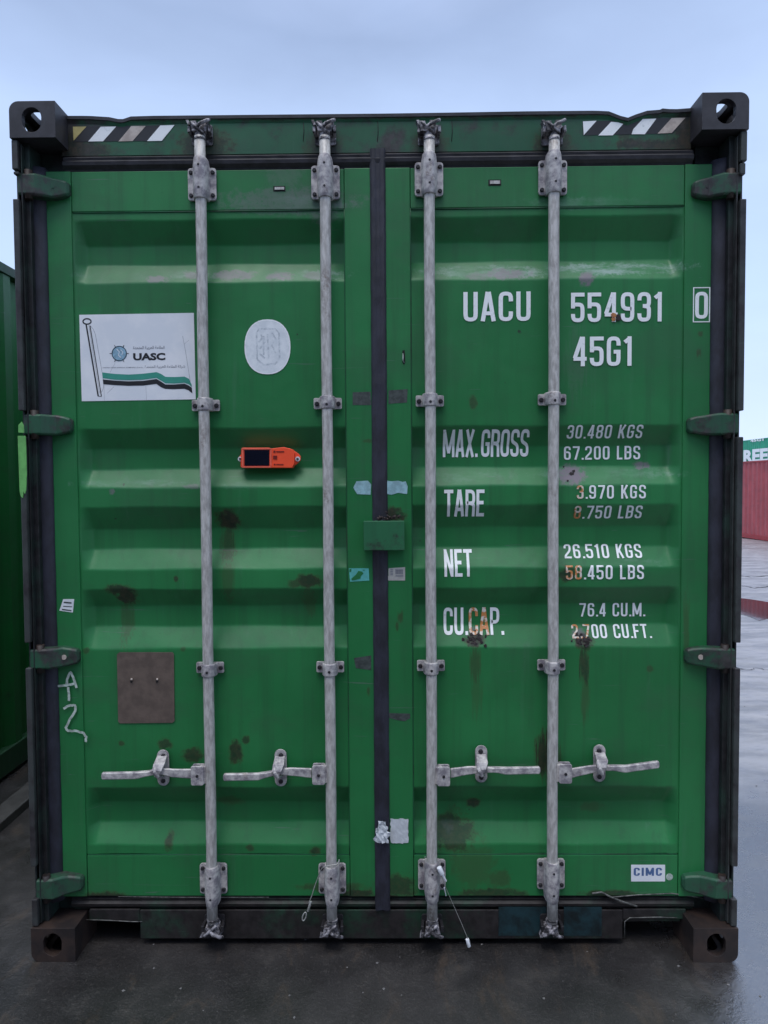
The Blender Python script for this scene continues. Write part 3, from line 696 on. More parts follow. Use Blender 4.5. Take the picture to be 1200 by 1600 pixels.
for i, (pt, pb, _) in enumerate(bars):
    key = 'L' if i < 2 else 'R'
    zt = P(*pt, YB).z; x = (P(*pt, YB).x + P(*pb, YB).x)/2
    ztop = P(pt[0], 214, YB).z; zbot = P(pb[0], 1440, YB).z
    rr = random.Random(i*7+1)
    b = MB()
    wob = rr.uniform(-.0008, .0008)
    zsq = [ztop+(zbot-ztop)*k/24 for k in range(25)]
    b.tube([(x+math.sin(k*.7+i)*.0008, YB, z) for k, z in enumerate(zsq)], RB, 20)
    rod = b.build('locking_bar', M_GALV, BOX)
    side = -1 if x > CAM_P.x else 1          # the deeper plates show on this side
    # top bearing bracket
    def bearing(vtop, vbot, vneck, up):
        b = MB(); za = P(pt[0], vtop, .07).z if up else P(pb[0], vtop, .07).z; zb = P(pt[0], vbot, .07).z if up else P(pb[0], vbot, .07).z
        b.prism(rplate(x-.048, x+.048, zb, za, .010), .072, .081)
        zn = P(pt[0] if up else pb[0], vneck, .04).z
        yb = .076
        if up: ss = [(x, zn, .021, .045), (x, zn-.004, .0235, .048), (x, za+.002, .0265, .050), (x, za-.02, .028, .050), (x, zb+.015, .027, .050), (x, zb-.004, .0245, .048)]
        else: ss = [(x, zn, .021, .045), (x, zn+.004, .0235, .048), (x, zb-.002, .0265, .050), (x, zb+.02, .028, .050), (x, za-.015, .027, .050), (x, za+.004, .0245, .048)]
        half_bulge(b, ss, yb)
        for bx in (-.037, .037):
            for bz in (za-.016, zb+.016): bolt(b, x+bx, bz, .072, .0078, .007)
        fy = yb-.050
        for q in (.25, .80):
            zz = zn+((zb if up else za)-zn)*q; b.cyl((x, fy+.006, zz), (x, fy-.0012, zz), .0042, n=10, mi=1)
        return b.build('bearing_bracket', [M_GALV2, M_BOLT], rod, bevel=.0015)
    tv = [(262, 313, 243), (258, 311, 240), (253, 306, 236), (250, 304, 234)][i]
    bearing(*tv, True)
    bv_ = [(1350, 1397, 1418), (1350, 1397, 1418), (1344, 1391, 1412), (1343, 1390, 1412)][i]
    bearing(*bv_, False)
    # guide straps
    for uu, vv, dn in ((i, 632, 0), (i, 1045, 1)):
        vv = [[634, 1046], [631, 1045], [627, 1043], [625, 1042]][i][dn]
        zc = P(x*450+612, vv, .06).z
        b = MB()
        b.prism(rplate(x-.048, x+.048, zc-.016, zc+.022, .005), .074, .081)
        half_bulge(b, [(x, zc-.022, .0245, .0440), (x, zc-.019, .0265, .0465), (x, zc+.019, .0265, .0465), (x, zc+.022, .0245, .0440)] if dn else
                      [(x, zc-.018, .0245, .0440), (x, zc-.015, .0265, .0465), (x, zc+.023, .0265, .0465), (x, zc+.026, .0245, .0440)], .076)
        for bx in (-.037, .037): bolt(b, x+bx, zc+.002, .074, .0085, .006)
        b.cyl((x, .034, zc-.004), (x, .0285, zc-.004), .0048, n=10, mi=1)
        b.build('guide_strap', [M_GALV2, M_BOLT], rod, bevel=.001)
    # cams and keepers
    for up in (True, False):
        sg = 1 if up else -1
        z0 = ztop if up else zbot
        b = MB()
        b.cyl((x, YB, z0-sg*.012), (x, YB, z0-sg*.002), .0205, .0175, 16)
        b.cyl((x, YB, z0-sg*.002), (x, YB, z0+sg*.018), .0170, .0150, 16)
        # cam: crossing prongs
        def blk(x0, x1, y0, y1, za, zb, sk=0.0):
            za, zb = z0+sg*za, z0+sg*zb
            b.loft([[(x0, y0, za), (x1, y0, za), (x1, y1, za), (x0, y1, za)], [(x0+sk, y0+.002, zb), (x1+sk, y0+.002, zb), (x1+sk, y1, zb), (x0+sk, y1, zb)]])
        a1 = rr.uniform(-.004, .004)
        blk(x-.024+a1, x-.004+a1, .034, .075, .012, .046, -.006)
        blk(x-.002+a1, x+.020+a1, .042, .082, .014, .052, .008)
        blk(x-.018, x+.018, .050, .080, .004, .030)
        blk(x-.036, x-.026, .040, .070, .034, .052, -.008)
        b.tube([(x-.012+a1, .036, z0+sg*.020), (x+.006, .030, z0+sg*.034), (x+.028, .036, z0+sg*.046), (x+.034, .05, z0+sg*.054)], .0062, 8)
        b.tube([(x+.016, .040, z0+sg*.006), (x-.010, .032, z0+sg*.026), (x-.026, .038, z0+sg*.042)], .0055, 8)
        b.build('cam', M_CAM, rod, bevel=.0015)
        b = MB(); yk = YH if up else .088
        b.prism(rplate(x-.036, x+.036, z0+sg*.0-.012, z0+sg*.05+.006, .008) if up else rplate(x-.036, x+.036, z0-.050, z0+.008, .008), yk-.008, yk-.0005)
        for sgn in (-1, 1):
            zA, zB = z0+sg*.010, z0+sg*.040
            b.loft([[(x+sgn*.036, .082, zA), (x+sgn*.026, .082, zA), (x+sgn*.026, .082, zB), (x+sgn*.036, .082, zB)],
                    [(x+sgn*.040, .046, zA+sg*.004), (x+sgn*.030, .044, zA+sg*.004), (x+sgn*.028, .046, zB-sg*.006), (x+sgn*.038, .046, zB-sg*.004)]])
        b.build('cam_keeper', M_BOLT if not up else M_CAM, rod, bevel=.0015)

    # handle: hub, lever and grip
    hub_u, hub_v, ends = [((309, 1211), None, [(300, 1209), (270, 1208), (248, 1204), (232, 1207), (214, 1209), (163, 1210)]),
                          ((498, 1210), None, [(487, 1208), (460, 1206), (436, 1205), (420, 1208), (404, 1211), (352, 1212)]),
                          ((693, 1212), None, [(704, 1208), (730, 1204), (754, 1202), (772, 1201), (790, 1202), (841, 1201)]),
                          ((883, 1208), None, [(893, 1208), (918, 1203), (940, 1199), (956, 1198), (975, 1199), (1026, 1192)])][i]
    b = MB(); hc = P(hub_u[0], hub_u[1], .04)
    dirx = -1 if key == 'L' else 1
    b.prism(rplate(min(hc.x-dirx*.022, hc.x+dirx*.022), max(hc.x-dirx*.022, hc.x+dirx*.022), hc.z-.034, hc.z+.034, .007), .031, .037)
    b.prism(rplate(min(hc.x-dirx*.022, hc.x+dirx*.022), max(hc.x-dirx*.022, hc.x+dirx*.022), hc.z-.033, hc.z+.033, .007), .055, .061)
    b.box(x+dirx*.012, hc.x-dirx*.006, .0375, .0545, hc.z-.030, hc.z+.030)
    b.cyl((hc.x, .064, hc.z), (hc.x, .027, hc.z), .0058, n=6, mi=1)
    b.build('handle_hub', [M_GALV2, M_BOLT], rod, bevel=.002)
    b = MB(); Pn = [P(u, v, .046) for u, v in ends]
    hs = [.017, .015, .011, .009, .0125, .0125]; th = [.004, .004, .005, .009, .007, .007]; yy = [.046, .046, .044, .038, .034, .034]
    secs = []
    fine = 4
    for k in range(len(Pn)-1):
        for q in range(fine):
            f = q/fine; g = f*f*(3-2*f); p = Pn[k].lerp(Pn[k+1], f); h_ = hs[k]+(hs[k+1]-hs[k])*g; t2 = th[k]+(th[k+1]-th[k])*g; y = yy[k]+(yy[k+1]-yy[k])*g
            secs.append((p.x, y, p.z, h_, t2))
    p = Pn[-1]; secs.append((p.x, yy[-1], p.z, hs[-1], th[-1])); 
    secs.append((p.x+dirx*.004, yy[-1], p.z, hs[-1]*.6, th[-1]*.6))
    b.loft([[(X_, Y_-t2, Z_-h_+.003), (X_, Y_-t2, Z_+h_-.003), (X_, Y_-t2+.003, Z_+h_), (X_, Y_+t2-.002, Z_+h_), (X_, Y_+t2, Z_+h_-.003), (X_, Y_+t2, Z_-h_+.003), (X_, Y_+t2-.002, Z_-h_), (X_, Y_-t2+.003, Z_-h_)] for X_, Y_, Z_, h_, t2 in secs])
    b.build('handle', M_GALV2, rod, bevel=.001)
    # retainer plate and catch on the door
    ru, rv0, rv1 = [(254, 1172, 1228), (438, 1171, 1229), (752, 1165, 1223), (937, 1164, 1222)][i]
    a = P(ru, rv0, .075); c = P(ru, rv1, .075); b = MB()
    b.prism(rplate(a.x-.021, a.x+.021, c.z, a.z, .0205), .076, .0815)
    bolt(b, a.x-.002*dirx, a.z-.021, .076, .009, .007); bolt(b, a.x, c.z+.018, .076, .0085, .006)
    zc = P(ends[2][0], ends[2][1], .04).z
    b.tube([(a.x-.010, .070, zc+.030), (a.x-.016, .040, zc+.016), (a.x-.012, .026, zc), (a.x-.004, .030, zc-.018), (a.x+.006, .060, zc-.026)], .0065, 8)
    b.loft([[(a.x-.018, .074, zc+.040), (a.x+.016, .074, zc+.040), (a.x+.016, .070, zc+.040), (a.x-.018, .070, zc+.040)],
            [(a.x-.020, .046, zc+.020), (a.x+.018, .046, zc+.020), (a.x+.018, .036, zc+.024), (a.x-.020, .036, zc+.024)],
            [(a.x-.022, .036, zc+.004), (a.x+.010, .036, zc+.004), (a.x+.010, .026, zc+.004), (a.x-.022, .026, zc+.004)],
            [(a.x-.016, .040, zc-.018), (a.x-.002, .040, zc-.018), (a.x-.002, .032, zc-.020), (a.x-.016, .032, zc-.020)]])
    b.build('handle_retainer', [M_GALV2, M_BOLT], door_obj[key], bevel=.001)

# ------------------------------------------------------------------ stroke lettering
def rounded(pts):
    out = []; n = len(pts); closed = len(pts[0]) >= 2 and pts[0][:2] == pts[-1][:2]
    for k, p in enumerate(pts):
        if k in (0, n-1) or len(p) == 2: out.append(Vector(p[:2])); continue
        a, q, c = Vector(pts[k-1][:2]), Vector(p[:2]), Vector(pts[k+1][:2])
        r1 = min(p[2], (a-q).length*.5 if len(pts[k-1]) > 2 else (a-q).length*.98); r2 = min(p[2], (c-q).length*.5 if len(pts[k+1]) > 2 else (c-q).length*.98)
        s_, e_ = q+(a-q).normalized()*r1, q+(c-q).normalized()*r2
        for j in range(6):
            f = j/5; w_ = .45
            m_ = s_.lerp(q, .78); m2 = e_.lerp(q, .78)
            out.append(s_*(1-f)**3 + m_*3*f*(1-f)**2*1.0 + m2*3*f*f*(1-f) + e_*f**3)
    res = [out[0]]
    for p in out[1:]:
        if (p-res[-1]).length > 1e-4: res.append(p)
    return res
def glyph(ch, t):
    wd = {'I': t, '1': .30, 'M': .60, '.': t*1.1, ',': t*1.1, ' ': .26, '_': .07, 'L': .36, 'T': .42, 'E': .37, 'F': .37}.get(ch, .44)
    L, Rr, B, T_ = t/2, wd-t/2, t/2, 1-t/2; r = .20; c = wd/2
    D = {
     'U': [[(L, 1), (L, B, r), (Rr, B, r), (Rr, 1)]],
     'A': [[(L*.8, 0), (c-t*.12, 1)], [(wd-L*.8, 0), (c+t*.12, 1)], [(wd*.2, .27), (wd*.8, .27)]],
     'C': [[(Rr, .67), (Rr, T_, r), (L, T_, r), (L, B, r), (Rr, B, r), (Rr, .33)]],
     'G': [[(Rr, .69), (Rr, T_, r), (L, T_, r), (L, B, r), (Rr, B, r), (Rr, .48), (c, .48)]],
     'O': [[(L, .5), (L, T_, r), (Rr, T_, r), (Rr, B, r), (L, B, r), (L, .5)]],
     '5': [[(wd, T_), (L, T_), (L, .47)], [(L, .50), (L+.02, .60, .08), (Rr, .60, r), (Rr, B, r), (L, B, r), (L, .28)]],
     '4': [[(wd*.72, 0), (wd*.72, 1)], [(wd*.66, .99), (L*.9, .27)], [(L*.3, .25), (wd, .25)]],
     '9': [[(L, .28), (L, B, r), (Rr, B, r), (Rr, T_, r), (L, T_, r), (L, .44, r), (Rr-t*.2, .44)]],
     '6': [[(Rr, .72), (Rr, T_, r), (L, T_, r), (L, B, r), (Rr, B, r), (Rr, .56, r), (L+t*.2, .56)]],
     '3': [[(L, .72), (L, T_, r), (Rr, T_, r), (Rr, .53, .14), (c*.8, .53)], [(c, .52), (Rr, .52, .14), (Rr, B, r), (L, B, r), (L, .28)]],
     '1': [[(wd*.62, 0), (wd*.62, 1)], [(wd*.62, .93), (wd*.1, .80)]],
     '7': [[(0, T_), (Rr, T_), (Rr, .84), (wd*.38, 0)]],
     '8': [[(L, .72), (L, T_, r), (Rr, T_, r), (Rr, .53, r), (L, .53, r), (L, .72)], [(L, .3), (L, .52, r), (Rr, .52, r), (Rr, B, r), (L, B, r), (L, .3)]],
     '2': [[(L, .70), (L, T_, r), (Rr, T_, r), (Rr, .56, .2), (L, .18, .1), (L, B), (wd, B)]],
     'M': [[(L, 0), (L, 1)], [(Rr, 0), (Rr, 1)], [(L, .98), (c, .15)], [(Rr, .98), (c, .15)]],
     'X': [[(L*.9, 0), (wd-L*.9, 1)], [(L*.9, 1), (wd-L*.9, 0)]],
     'R': [[(L, 0), (L, T_), (Rr, T_, r), (Rr, .50, .16), (L, .50)], [(c, .49), (Rr, .46, .12), (Rr, 0)]],
     'S': [[(Rr, .71), (Rr, T_, r), (L, T_, r), (L, .57, .14), (Rr, .43, .14), (Rr, B, r), (L, B, r), (L, .29)]],
     'T': [[(c, 0), (c, 1-t)], [(0, T_), (wd, T_)]],
     'E': [[(wd, T_), (L, T_), (L, B), (wd, B)], [(t, .52), (wd*.88, .52)]],
     'F': [[(wd, T_), (L, T_), (L, 0)], [(t, .50), (wd*.88, .50)]],
     'N': [[(L, 0), (L, 1)], [(Rr, 0), (Rr, 1)], [(L, .97), (Rr, .03)]],
     'P': [[(L, 0), (L, T_), (Rr, T_, r), (Rr, .45, r), (L, .45)]],
     'K': [[(L, 0), (L, 1)], [(Rr, 1), (L+t*.3, .40)], [(c-.03, .55), (Rr+.01, 0)]],
     'L': [[(L, 1), (L, B), (wd, B)]],
     'B': [[(L, .5), (L, T_), (Rr, T_, r), (Rr, .53, .12), (L, .53)], [(L, .6), (L, B), (Rr, B, r), (Rr, .52, .12), (L, .52)]],
     'I': [[(wd/2, 0), (wd/2, 1)]],
     '.': [[(wd/2, 0), (wd/2, t)]], ',': [[(wd/2, 0), (wd/2, t)]], ' ': [], '_': []}
    if ch == '0': return wd, D['O']
    return wd, D[ch]
def lettering(string, u0, vt, u1, vb, parent, name='lettering', t=.155, gap=.085, slant=0.0, ysurf=None, off=.0008, mat=M_WHITE, stains=()):
    sf = (lambda u, v: P(u, v, ysurf)) if ysurf is not None else S
    um = (u0+u1)/2
    a, c = sf(u0, (vt+vb)/2), sf(u1, (vt+vb)/2); zt, zb = sf(um, vt).z, sf(um, vb).z; hgt = zt-zb
    tot = 0; gl = []
    for ch in string:
        wd, st = glyph(ch, t); gl.append((tot, wd, st, ch)); tot += wd + gap*(.6 if ch in ' .,' else 1)
    tot -= gap; kx = (c.x-a.x)/tot
    bm = bmesh.new(); layer = 0; stained = []
    for gi, (x0, wd, st, ch) in enumerate(gl):
        for k, pl in enumerate(st):
            layer = k; pts = rounded(pl); n = len(pts)
            clo = (pts[0]-pts[-1]).length < 1e-5
            hw = t/2; Ls, Rs = [], []
            for j, p in enumerate(pts):
                d1 = (pts[j]-pts[j-1]).normalized() if j > 0 else ((pts[-1]-pts[-2]).normalized() if clo else None)
                d2 = (pts[j+1]-pts[j]).normalized() if j < n-1 else ((pts[1]-pts[0]).normalized() if clo else None)
                d1 = d1 or d2; d2 = d2 or d1
                m_ = d1+d2; m_ = m_.normalized() if m_.length > 1e-6 else d1
                nr = Vector((-m_.y, m_.x)); ml = hw/max(.5, nr.dot(Vector((-d1.y, d1.x))))
                # keep horizontal strokes as thick as vertical ones once squeezed
                Ls.append(p+nr*ml); Rs.append(p-nr*ml)
            lay = [bm.verts.new((a.x+(x0+q.x+slant*q.y)*kx, layer*.0002, zb+q.y*hgt)) for pr in zip(Ls, Rs) for q in pr]
            for j in range(n-1):
                try:
                    f = bm.faces.new((lay[2*j], lay[2*j+1], lay[2*j+3], lay[2*j+2])); f.material_index = 1 if gi in stains else 0
                except ValueError: pass
    if ysurf is None:
        for z in [z+q*.001 for z, _ in PROF for q in (-5, -2.5, 0, 2.5, 5)]:
            if zb-.01 < z < zt+.01:
                bmesh.ops.bisect_plane(bm, geom=bm.verts[:]+bm.edges[:]+bm.faces[:], plane_co=(0, 0, z), plane_no=(0, 0, 1))
    for v in bm.verts:
        ys = ysurf if ysurf is not None else prof(v.co.z)
        v.co.y = ys-off-(.0008 if ysurf is None else 0)-v.co.y
    bmesh.ops.recalc_face_normals(bm, faces=bm.faces)
    me = bpy.data.meshes.new(name); bm.to_mesh(me); bm.free()
    me.materials.append(mat); me.materials.append(M_LSTAIN)
    o = bpy.data.objects.new(name, me); COL.objects.link(o); o.parent = parent
    return o
M_LSTAIN = plain('rust_stained_vinyl', (0.72, 0.66, 0.58), 0.5, scale=42, bmp=.1, col2=(0.55, 0.22, 0.07), lo=.46, hi=.56)
DR = door_obj['R']
lettering('UACU', 724, 456, 829, 502, DR, t=.130, gap=.10)
lettering('554931', 892, 457, 1036, 503, DR, t=.130, gap=.10)
lettering('45G1', 895, 526, 989, 572, DR, t=.130, gap=.10)
y_ = YS-.0008
lettering('0', 1086, 456, 1106, 498, DR, t=.13, ysurf=YS)
a = P(1083, 449, YS); c = P(1109, 503.5, YS); b = MB(); w_ = .0032
for q in ((a.x, c.x, a.z-w_, a.z), (a.x, c.x, c.z, c.z+w_), (a.x, a.x+w_, c.z+w_, a.z-w_), (c.x-w_, c.x, c.z+w_, a.z-w_)): b.box(q[0], q[1], YS-.0014, YS-.0002, q[2], q[3])
b.build('check_digit_frame', M_WHITE, DR)
lettering('MAX._GROSS', 692, 671, 826, 714, DR, t=.130, gap=.06)
lettering('TARE', 694, 765, 757, 807, DR, t=.130, gap=.06)
lettering('NET', 694, 858, 738, 901, DR, t=.130, gap=.07)
lettering('CU.CAP.', 693, 949, 786, 992, DR, t=.130, gap=.07, stains=(3, 4))
lettering('30,480 KGS', 886, 664, 1004, 685, DR, t=.130, gap=.13)
lettering('67,200 LBS', 881, 697, 1000, 718, DR, t=.130, gap=.13)
lettering('3,970 KGS', 901, 758, 1009, 779, DR, t=.130, gap=.13, stains=(0,))
lettering('8,750 LBS', 897, 790, 1003, 810, DR, t=.130, gap=.13, stains=(0,))
lettering('26,510 KGS', 881, 850, 1002, 872, DR, t=.130, gap=.13)
lettering('58,450 LBS', 884, 883, 1006, 905, DR, t=.130, gap=.13, stains=(0, 1))
lettering('76.4 CU.M.', 905, 942, 1007, 963, DR, t=.130, gap=.12)
lettering('2,700 CU.FT.', 893, 975, 1016, 997, DR, t=.130, gap=.12, stains=(0, 1, 2))

# ------------------------------------------------------------------ flat decals
def decal(name, px, y, mat, parent, off=.0006, th=.0005, label=None):
    b = MB(); pts = [P(u, v, y) for u, v in px]
    b.prism([(p.x, p.z) for p in pts], y-off-th, y-off)
    o = b.build(name, mat, parent)
    if label: o['label'] = label
    return o
def font_text(string, u0, u1, vt, vb, y, mat, parent, name='lettering', bold=0.0, off=.0016):
    cu = bpy.data.curves.new('t', 'FONT'); cu.body = string; cu.offset = bold; cu.resolution_u = 3
    o = bpy.data.objects.new('t', cu); COL.objects.link(o)
    dg = bpy.context.evaluated_depsgraph_get(); dg.update()
    me = bpy.data.meshes.new_from_object(o.evaluated_get(dg)); bpy.data.objects.remove(o)
    if not me.vertices: return None
    xs_ = [v.co.x for v in me.vertices]; ys_ = [v.co.y for v in me.vertices]
    a = P(u0, vb, y); c = P(u1, vt, y); x0, x1, y0, y1 = min(xs_), max(xs_), min(ys_), max(ys_)
    for v in me.vertices:
        v.co = ((a.x+(v.co.x-x0)/(x1-x0)*(c.x-a.x)), y-off, a.z+(v.co.y-y0)/(y1-y0)*(c.z-a.z))
    me.materials.clear(); me.materials.append(mat); me.name = name
    ob = bpy.data.objects.new(name, me); COL.objects.link(ob); ob.parent = parent
    return ob
DL = door_obj['L']
yd = YF
# company flag sticker
decal('logo_sticker', [(124, 492), (303, 489), (306, 624), (128, 627)], yd, M_STK, DL, label='white company sticker with a flag and ship wheel emblem')
def ribbon(px_top, px_bot, mat, name, y, off):
    b = MB(); A = [P(u, v, y) for u, v in px_top]; B_ = [P(u, v, y) for u, v in px_bot]
    vs = [(p.x, y-off, p.z) for pr in zip(A, B_) for p in pr]
    b.add(vs, [(2*i, 2*i+1, 2*i+3, 2*i+2) for i in range(len(A)-1)])
    return b.build(name, mat, DL)
def Z(pts):   # sticker zoom coordinates -> photograph
    return [(110+x*210/1200, 480+y*160/914) for x, y in pts]
top1 = Z([(285, 583), (400, 596), (520, 602), (650, 594), (770, 580), (810, 596), (850, 622), (930, 624), (1020, 620), (1060, 640), (1083, 690)])
bot1 = Z([(290, 634), (400, 648), (520, 652), (650, 648), (770, 632), (810, 655), (850, 680), (930, 682), (1020, 675), (1060, 690), (1085, 712)])
ribbon(top1, bot1, M_TEAL, 'flag_stripe', yd, .0018)
top2 = Z([(291, 645), (400, 656), (520, 662), (650, 658), (770, 641), (810, 664), (850, 690), (930, 690), (1020, 683), (1055, 698), (1085, 718)])
bot2 = Z([(296, 688), (400, 696), (520, 702), (650, 700), (770, 685), (810, 714), (850, 730), (930, 732), (1020, 728), (1055, 742), (1090, 770)])
ribbon(top2, bot2, M_BLK, 'flag_stripe', yd, .0018)
def line(pts, r, mat, name, y=YF, off=.0014, parent=None, flat=True):
    """thin printed line: flat ribbon of half width r (metres)"""
    b = MB(); q = [P(u, v, y) for u, v in pts]; vs = []
    for i, p in enumerate(q):
        d = (q[min(i+1, len(q)-1)]-q[max(i-1, 0)]); d.y = 0; d.normalize(); nn = Vector((-d.z, 0, d.x))*r
        vs += [(p.x+nn.x, y-off, p.z+nn.z), (p.x-nn.x, y-off, p.z-nn.z)]
    b.add(vs, [(2*i, 2*i+1, 2*i+3, 2*i+2) for i in range(len(q)-1)])
    return b
def lines(specs, mat, name, y=YF, off=.0014, parent=None):
    B_ = MB()
    for k, (pts, r) in enumerate(specs):
        l = line(pts, r, mat, name, y, off+k*.00004); B_.add(l.v, l.f)
    return B_.build(name, mat, parent or DL, fix=False)
ring = [(150+36*math.cos(k*math.pi/12), 128+24*math.sin(k*math.pi/12)) for k in range(25)]
lines([(Z(ring), .0024), (Z([(142, 155), (250, 795)]), .0026), (Z([(176, 165), (228, 480), (278, 795)]), .0016), (Z([(165, 155), (262, 770)]), .0004), (Z([(247, 795), (280, 797)]), .001)], M_BLK, 'flag_pole', off=.0013)
lines([(Z([(176, 165), (205, 195), (225, 245), (245, 360), (285, 583), (300, 690), (292, 735), (275, 765)]), .0006), (Z([(1003, 258), (1030, 400), (1075, 690)]), .0005), (Z([(1015, 330), (1060, 295)]), .0003),
       (Z([(302, 690), (304, 835)]), .0003), (Z([(675, 705), (680, 830)]), .0003), (Z([(355, 585), (400, 500)]), .0003), (Z([(330, 770), (390, 710)]), .0003)], M_LINE, 'flag_outline', off=.0012)
b = MB(); c_ = P(*Z([(438, 414)])[0], yd)
b.cyl((c_.x, yd-.0010, c_.z), (c_.x, yd-.0018, c_.z), .0265, n=28); b.build('emblem', M_SKYB, DL)
em = [([(x_, z_) for x_, z_ in Z([(438+64*math.cos(k*math.pi/14), 414+64*math.sin(k*math.pi/14)) for k in range(29)])], .0012)]
for a_ in (0, 60, 120, 180, 240, 300):
    em.append((Z([(438+64*math.cos(R(a_)), 414+64*math.sin(R(a_))), (438+86*math.cos(R(a_)), 414+86*math.sin(R(a_)))]), .0010))
em += [(Z([(415, 375), (440, 400), (430, 430), (455, 450)]), .0014), (Z([(450, 380), (470, 400), (462, 425)]), .0012)]
lines(em[:7], M_BLK, 'wheel_rim', off=.0020)
lines(em[7:], M_STK, 'emblem_map', off=.0022)
def ztx(s_, x0, x1, y0, y1, mat, bold=0.0):
    (u0, v0), (u1, v1) = Z([(x0, y0), (x1, y1)])
    return font_text(s_, u0, u1, v0, v1, yd, mat, DL, bold=bold)
ztx('UASC', 562, 848, 408, 476, M_BLK, .045)
ztx('UNITED ARAB SHIPPING COMPANY (S.A.G.)', 288, 650, 533, 548, M_LINE, .01)
def arabic(s_):
    """shape to presentation forms, return in visual (left to right) order"""
    F_ = {'ا': ('\uFE8D', '\uFE8E', None, None), 'ل': ('\uFEDD', '\uFEDE', '\uFEDF', '\uFEE0'), 'م': ('\uFEE1', '\uFEE2', '\uFEE3', '\uFEE4'), 'ح': ('\uFEA1', '\uFEA2', '\uFEA3', '\uFEA4'),
          'ة': ('\uFE93', '\uFE94', None, None), 'ع': ('\uFEC9', '\uFECA', '\uFECB', '\uFECC'), 'ر': ('\uFEAD', '\uFEAE', None, None), 'ب': ('\uFE8F', '\uFE90', '\uFE91', '\uFE92'),
          'ي': ('\uFEF1', '\uFEF2', '\uFEF3', '\uFEF4'), 'ت': ('\uFE95', '\uFE96', '\uFE97', '\uFE98'), 'د': ('\uFEA9', '\uFEAA', None, None), 'ش': ('\uFEB5', '\uFEB6', '\uFEB7', '\uFEB8'), 'ك': ('\uFED9', '\uFEDA', '\uFEDB', '\uFEDC')}
    out = ''
    for i_, ch in enumerate(s_):
        if ch not in F_: out += ch; continue
        pj = i_ > 0 and s_[i_-1] in F_ and F_[s_[i_-1]][2] is not None
        nj = i_ < len(s_)-1 and s_[i_+1] in F_ and F_[ch][2] is not None
        out += F_[ch][3] if pj and nj else F_[ch][1] if pj else F_[ch][2] if nj else F_[ch][0]
    return out[::-1]
ztx(arabic('الملاحة العربية المتحدة'), 562, 842, 345, 382, M_LINE, .01)
ztx(arabic('شركة الملاحة العربية المتحدة'), 665, 1025, 515, 550, M_LINE, .005)

# oval worn white sticker
pts = [(418+36*abs(math.cos(a_))**.88*(1 if math.cos(a_) > 0 else -1), 542+43*abs(math.sin(a_))**.9*(1 if math.sin(a_) > 0 else -1)) for a_ in [2*math.pi*k/36 for k in range(36)]]
M_OVAL = plain('worn_oval_vinyl', (0.76, 0.79, 0.81), 0.5, scale=40, bmp=.2, col2=(0.64, 0.68, 0.71))
decal('oval_sticker', pts, yd, M_OVAL, DL, label='worn white oval sticker')
ring1 = [(418+35*abs(math.cos(a_))**.88*(1 if math.cos(a_) > 0 else -1), 542+42*abs(math.sin(a_))**.9*(1 if math.sin(a_) > 0 else -1)) for a_ in [2*math.pi*k/36 for k in range(37)]]
lines([(ring1, .0018)], M_WHITE, 'sticker_rim', off=.0012)
M_FAINT = plain('faint_print', (0.46, 0.50, 0.54), 0.5, scale=90, bmp=.2, col2=(0.66, 0.70, 0.73), lo=.4, hi=.6)
gh = [[(402, 562), (401, 520), (405, 514), (430, 514), (436, 520), (437, 560), (430, 569), (412, 570), (402, 562)], [(407, 522), (414, 535), (406, 545)], [(412, 525), (412, 555)],
      [(405, 552), (414, 560)], [(425, 520), (431, 530), (425, 540), (431, 552)], [(418, 522), (420, 560)], [(404, 535), (410, 528)]]
lines([(g_, .0030) for g_ in gh], M_FAINT, 'ghost_print', off=.0013)

# hazard stripes on the header
def hazard(px, whites, name):
    h_ = decal(name, px, YH, M_BLK, BOX, off=.0004, th=.0004)
    b = [MB(), MB(), MB()]
    for poly, mi in whites:
        pts = [(P(u, v, YH).x, P(u, v, YH).z) for u, v in poly]
        b[mi].prism(pts, YH-.0016, YH-.0010)
    for k, (m_, nm) in enumerate(((M_WHITE, 'white_stripe'), (M_YEL, 'yellowed_stripe'), (M_BEIGE, 'stained_stripe'))):
        if b[k].v: b[k].build(nm, m_, h_)
zq = lambda pts: [(x/3, 130+y/3) for x, y in pts]
hazard(zq([(343, 204), (820, 197), (760, 271), (345, 275)]),
       [(zq([(343, 205), (406, 204), (346, 270)]), 1), (zq([(473, 205), (545, 204), (484, 273), (414, 274)]), 0), (zq([(616, 202), (684, 201), (622, 272), (556, 274)]), 2), (zq([(752, 199), (819, 197), (759, 271), (690, 272)]), 0)], 'hazard_stripes')
zq = lambda pts: [(800+x/3, 130+y/3) for x, y in pts]
hazard(zq([(331, 179), (480, 176), (530, 186), (600, 168), (812, 162), (754, 236), (332, 245)]),
       [(zq([(332, 180), (396, 177), (336, 244)]), 0), (zq([(464, 182), (525, 187), (472, 245), (404, 246)]), 0), (zq([(612, 169), (676, 167), (622, 240), (560, 240), (568, 216)]), 0), (zq([(748, 164), (812, 163), (748, 234), (682, 237)]), 2)], 'hazard_stripes')

# taupe patch plate with two rivets
decal('patch_plate', [(183, 1022), (187, 1019), (270, 1019), (272, 1022), (273, 1126), (270, 1129), (188, 1130), (185, 1127)], yd, M_TAUPE, DL, off=.0004, th=.002, label='taupe square patch painted over the green')
b = MB()
for u, v in ((206, 1061), (246, 1061)):
    p = P(u, v, yd); b.cyl((p.x, yd-.002, p.z), (p.x+.002, yd-.009, p.z+.002), .0045, .003, n=8); b.cyl((p.x-.002, yd-.002, p.z-.009), (p.x-.001, yd-.004, p.z-.006), .004, n=8, mi=1)
b.build('rivet', [M_BEIGE, M_DARK], DL)

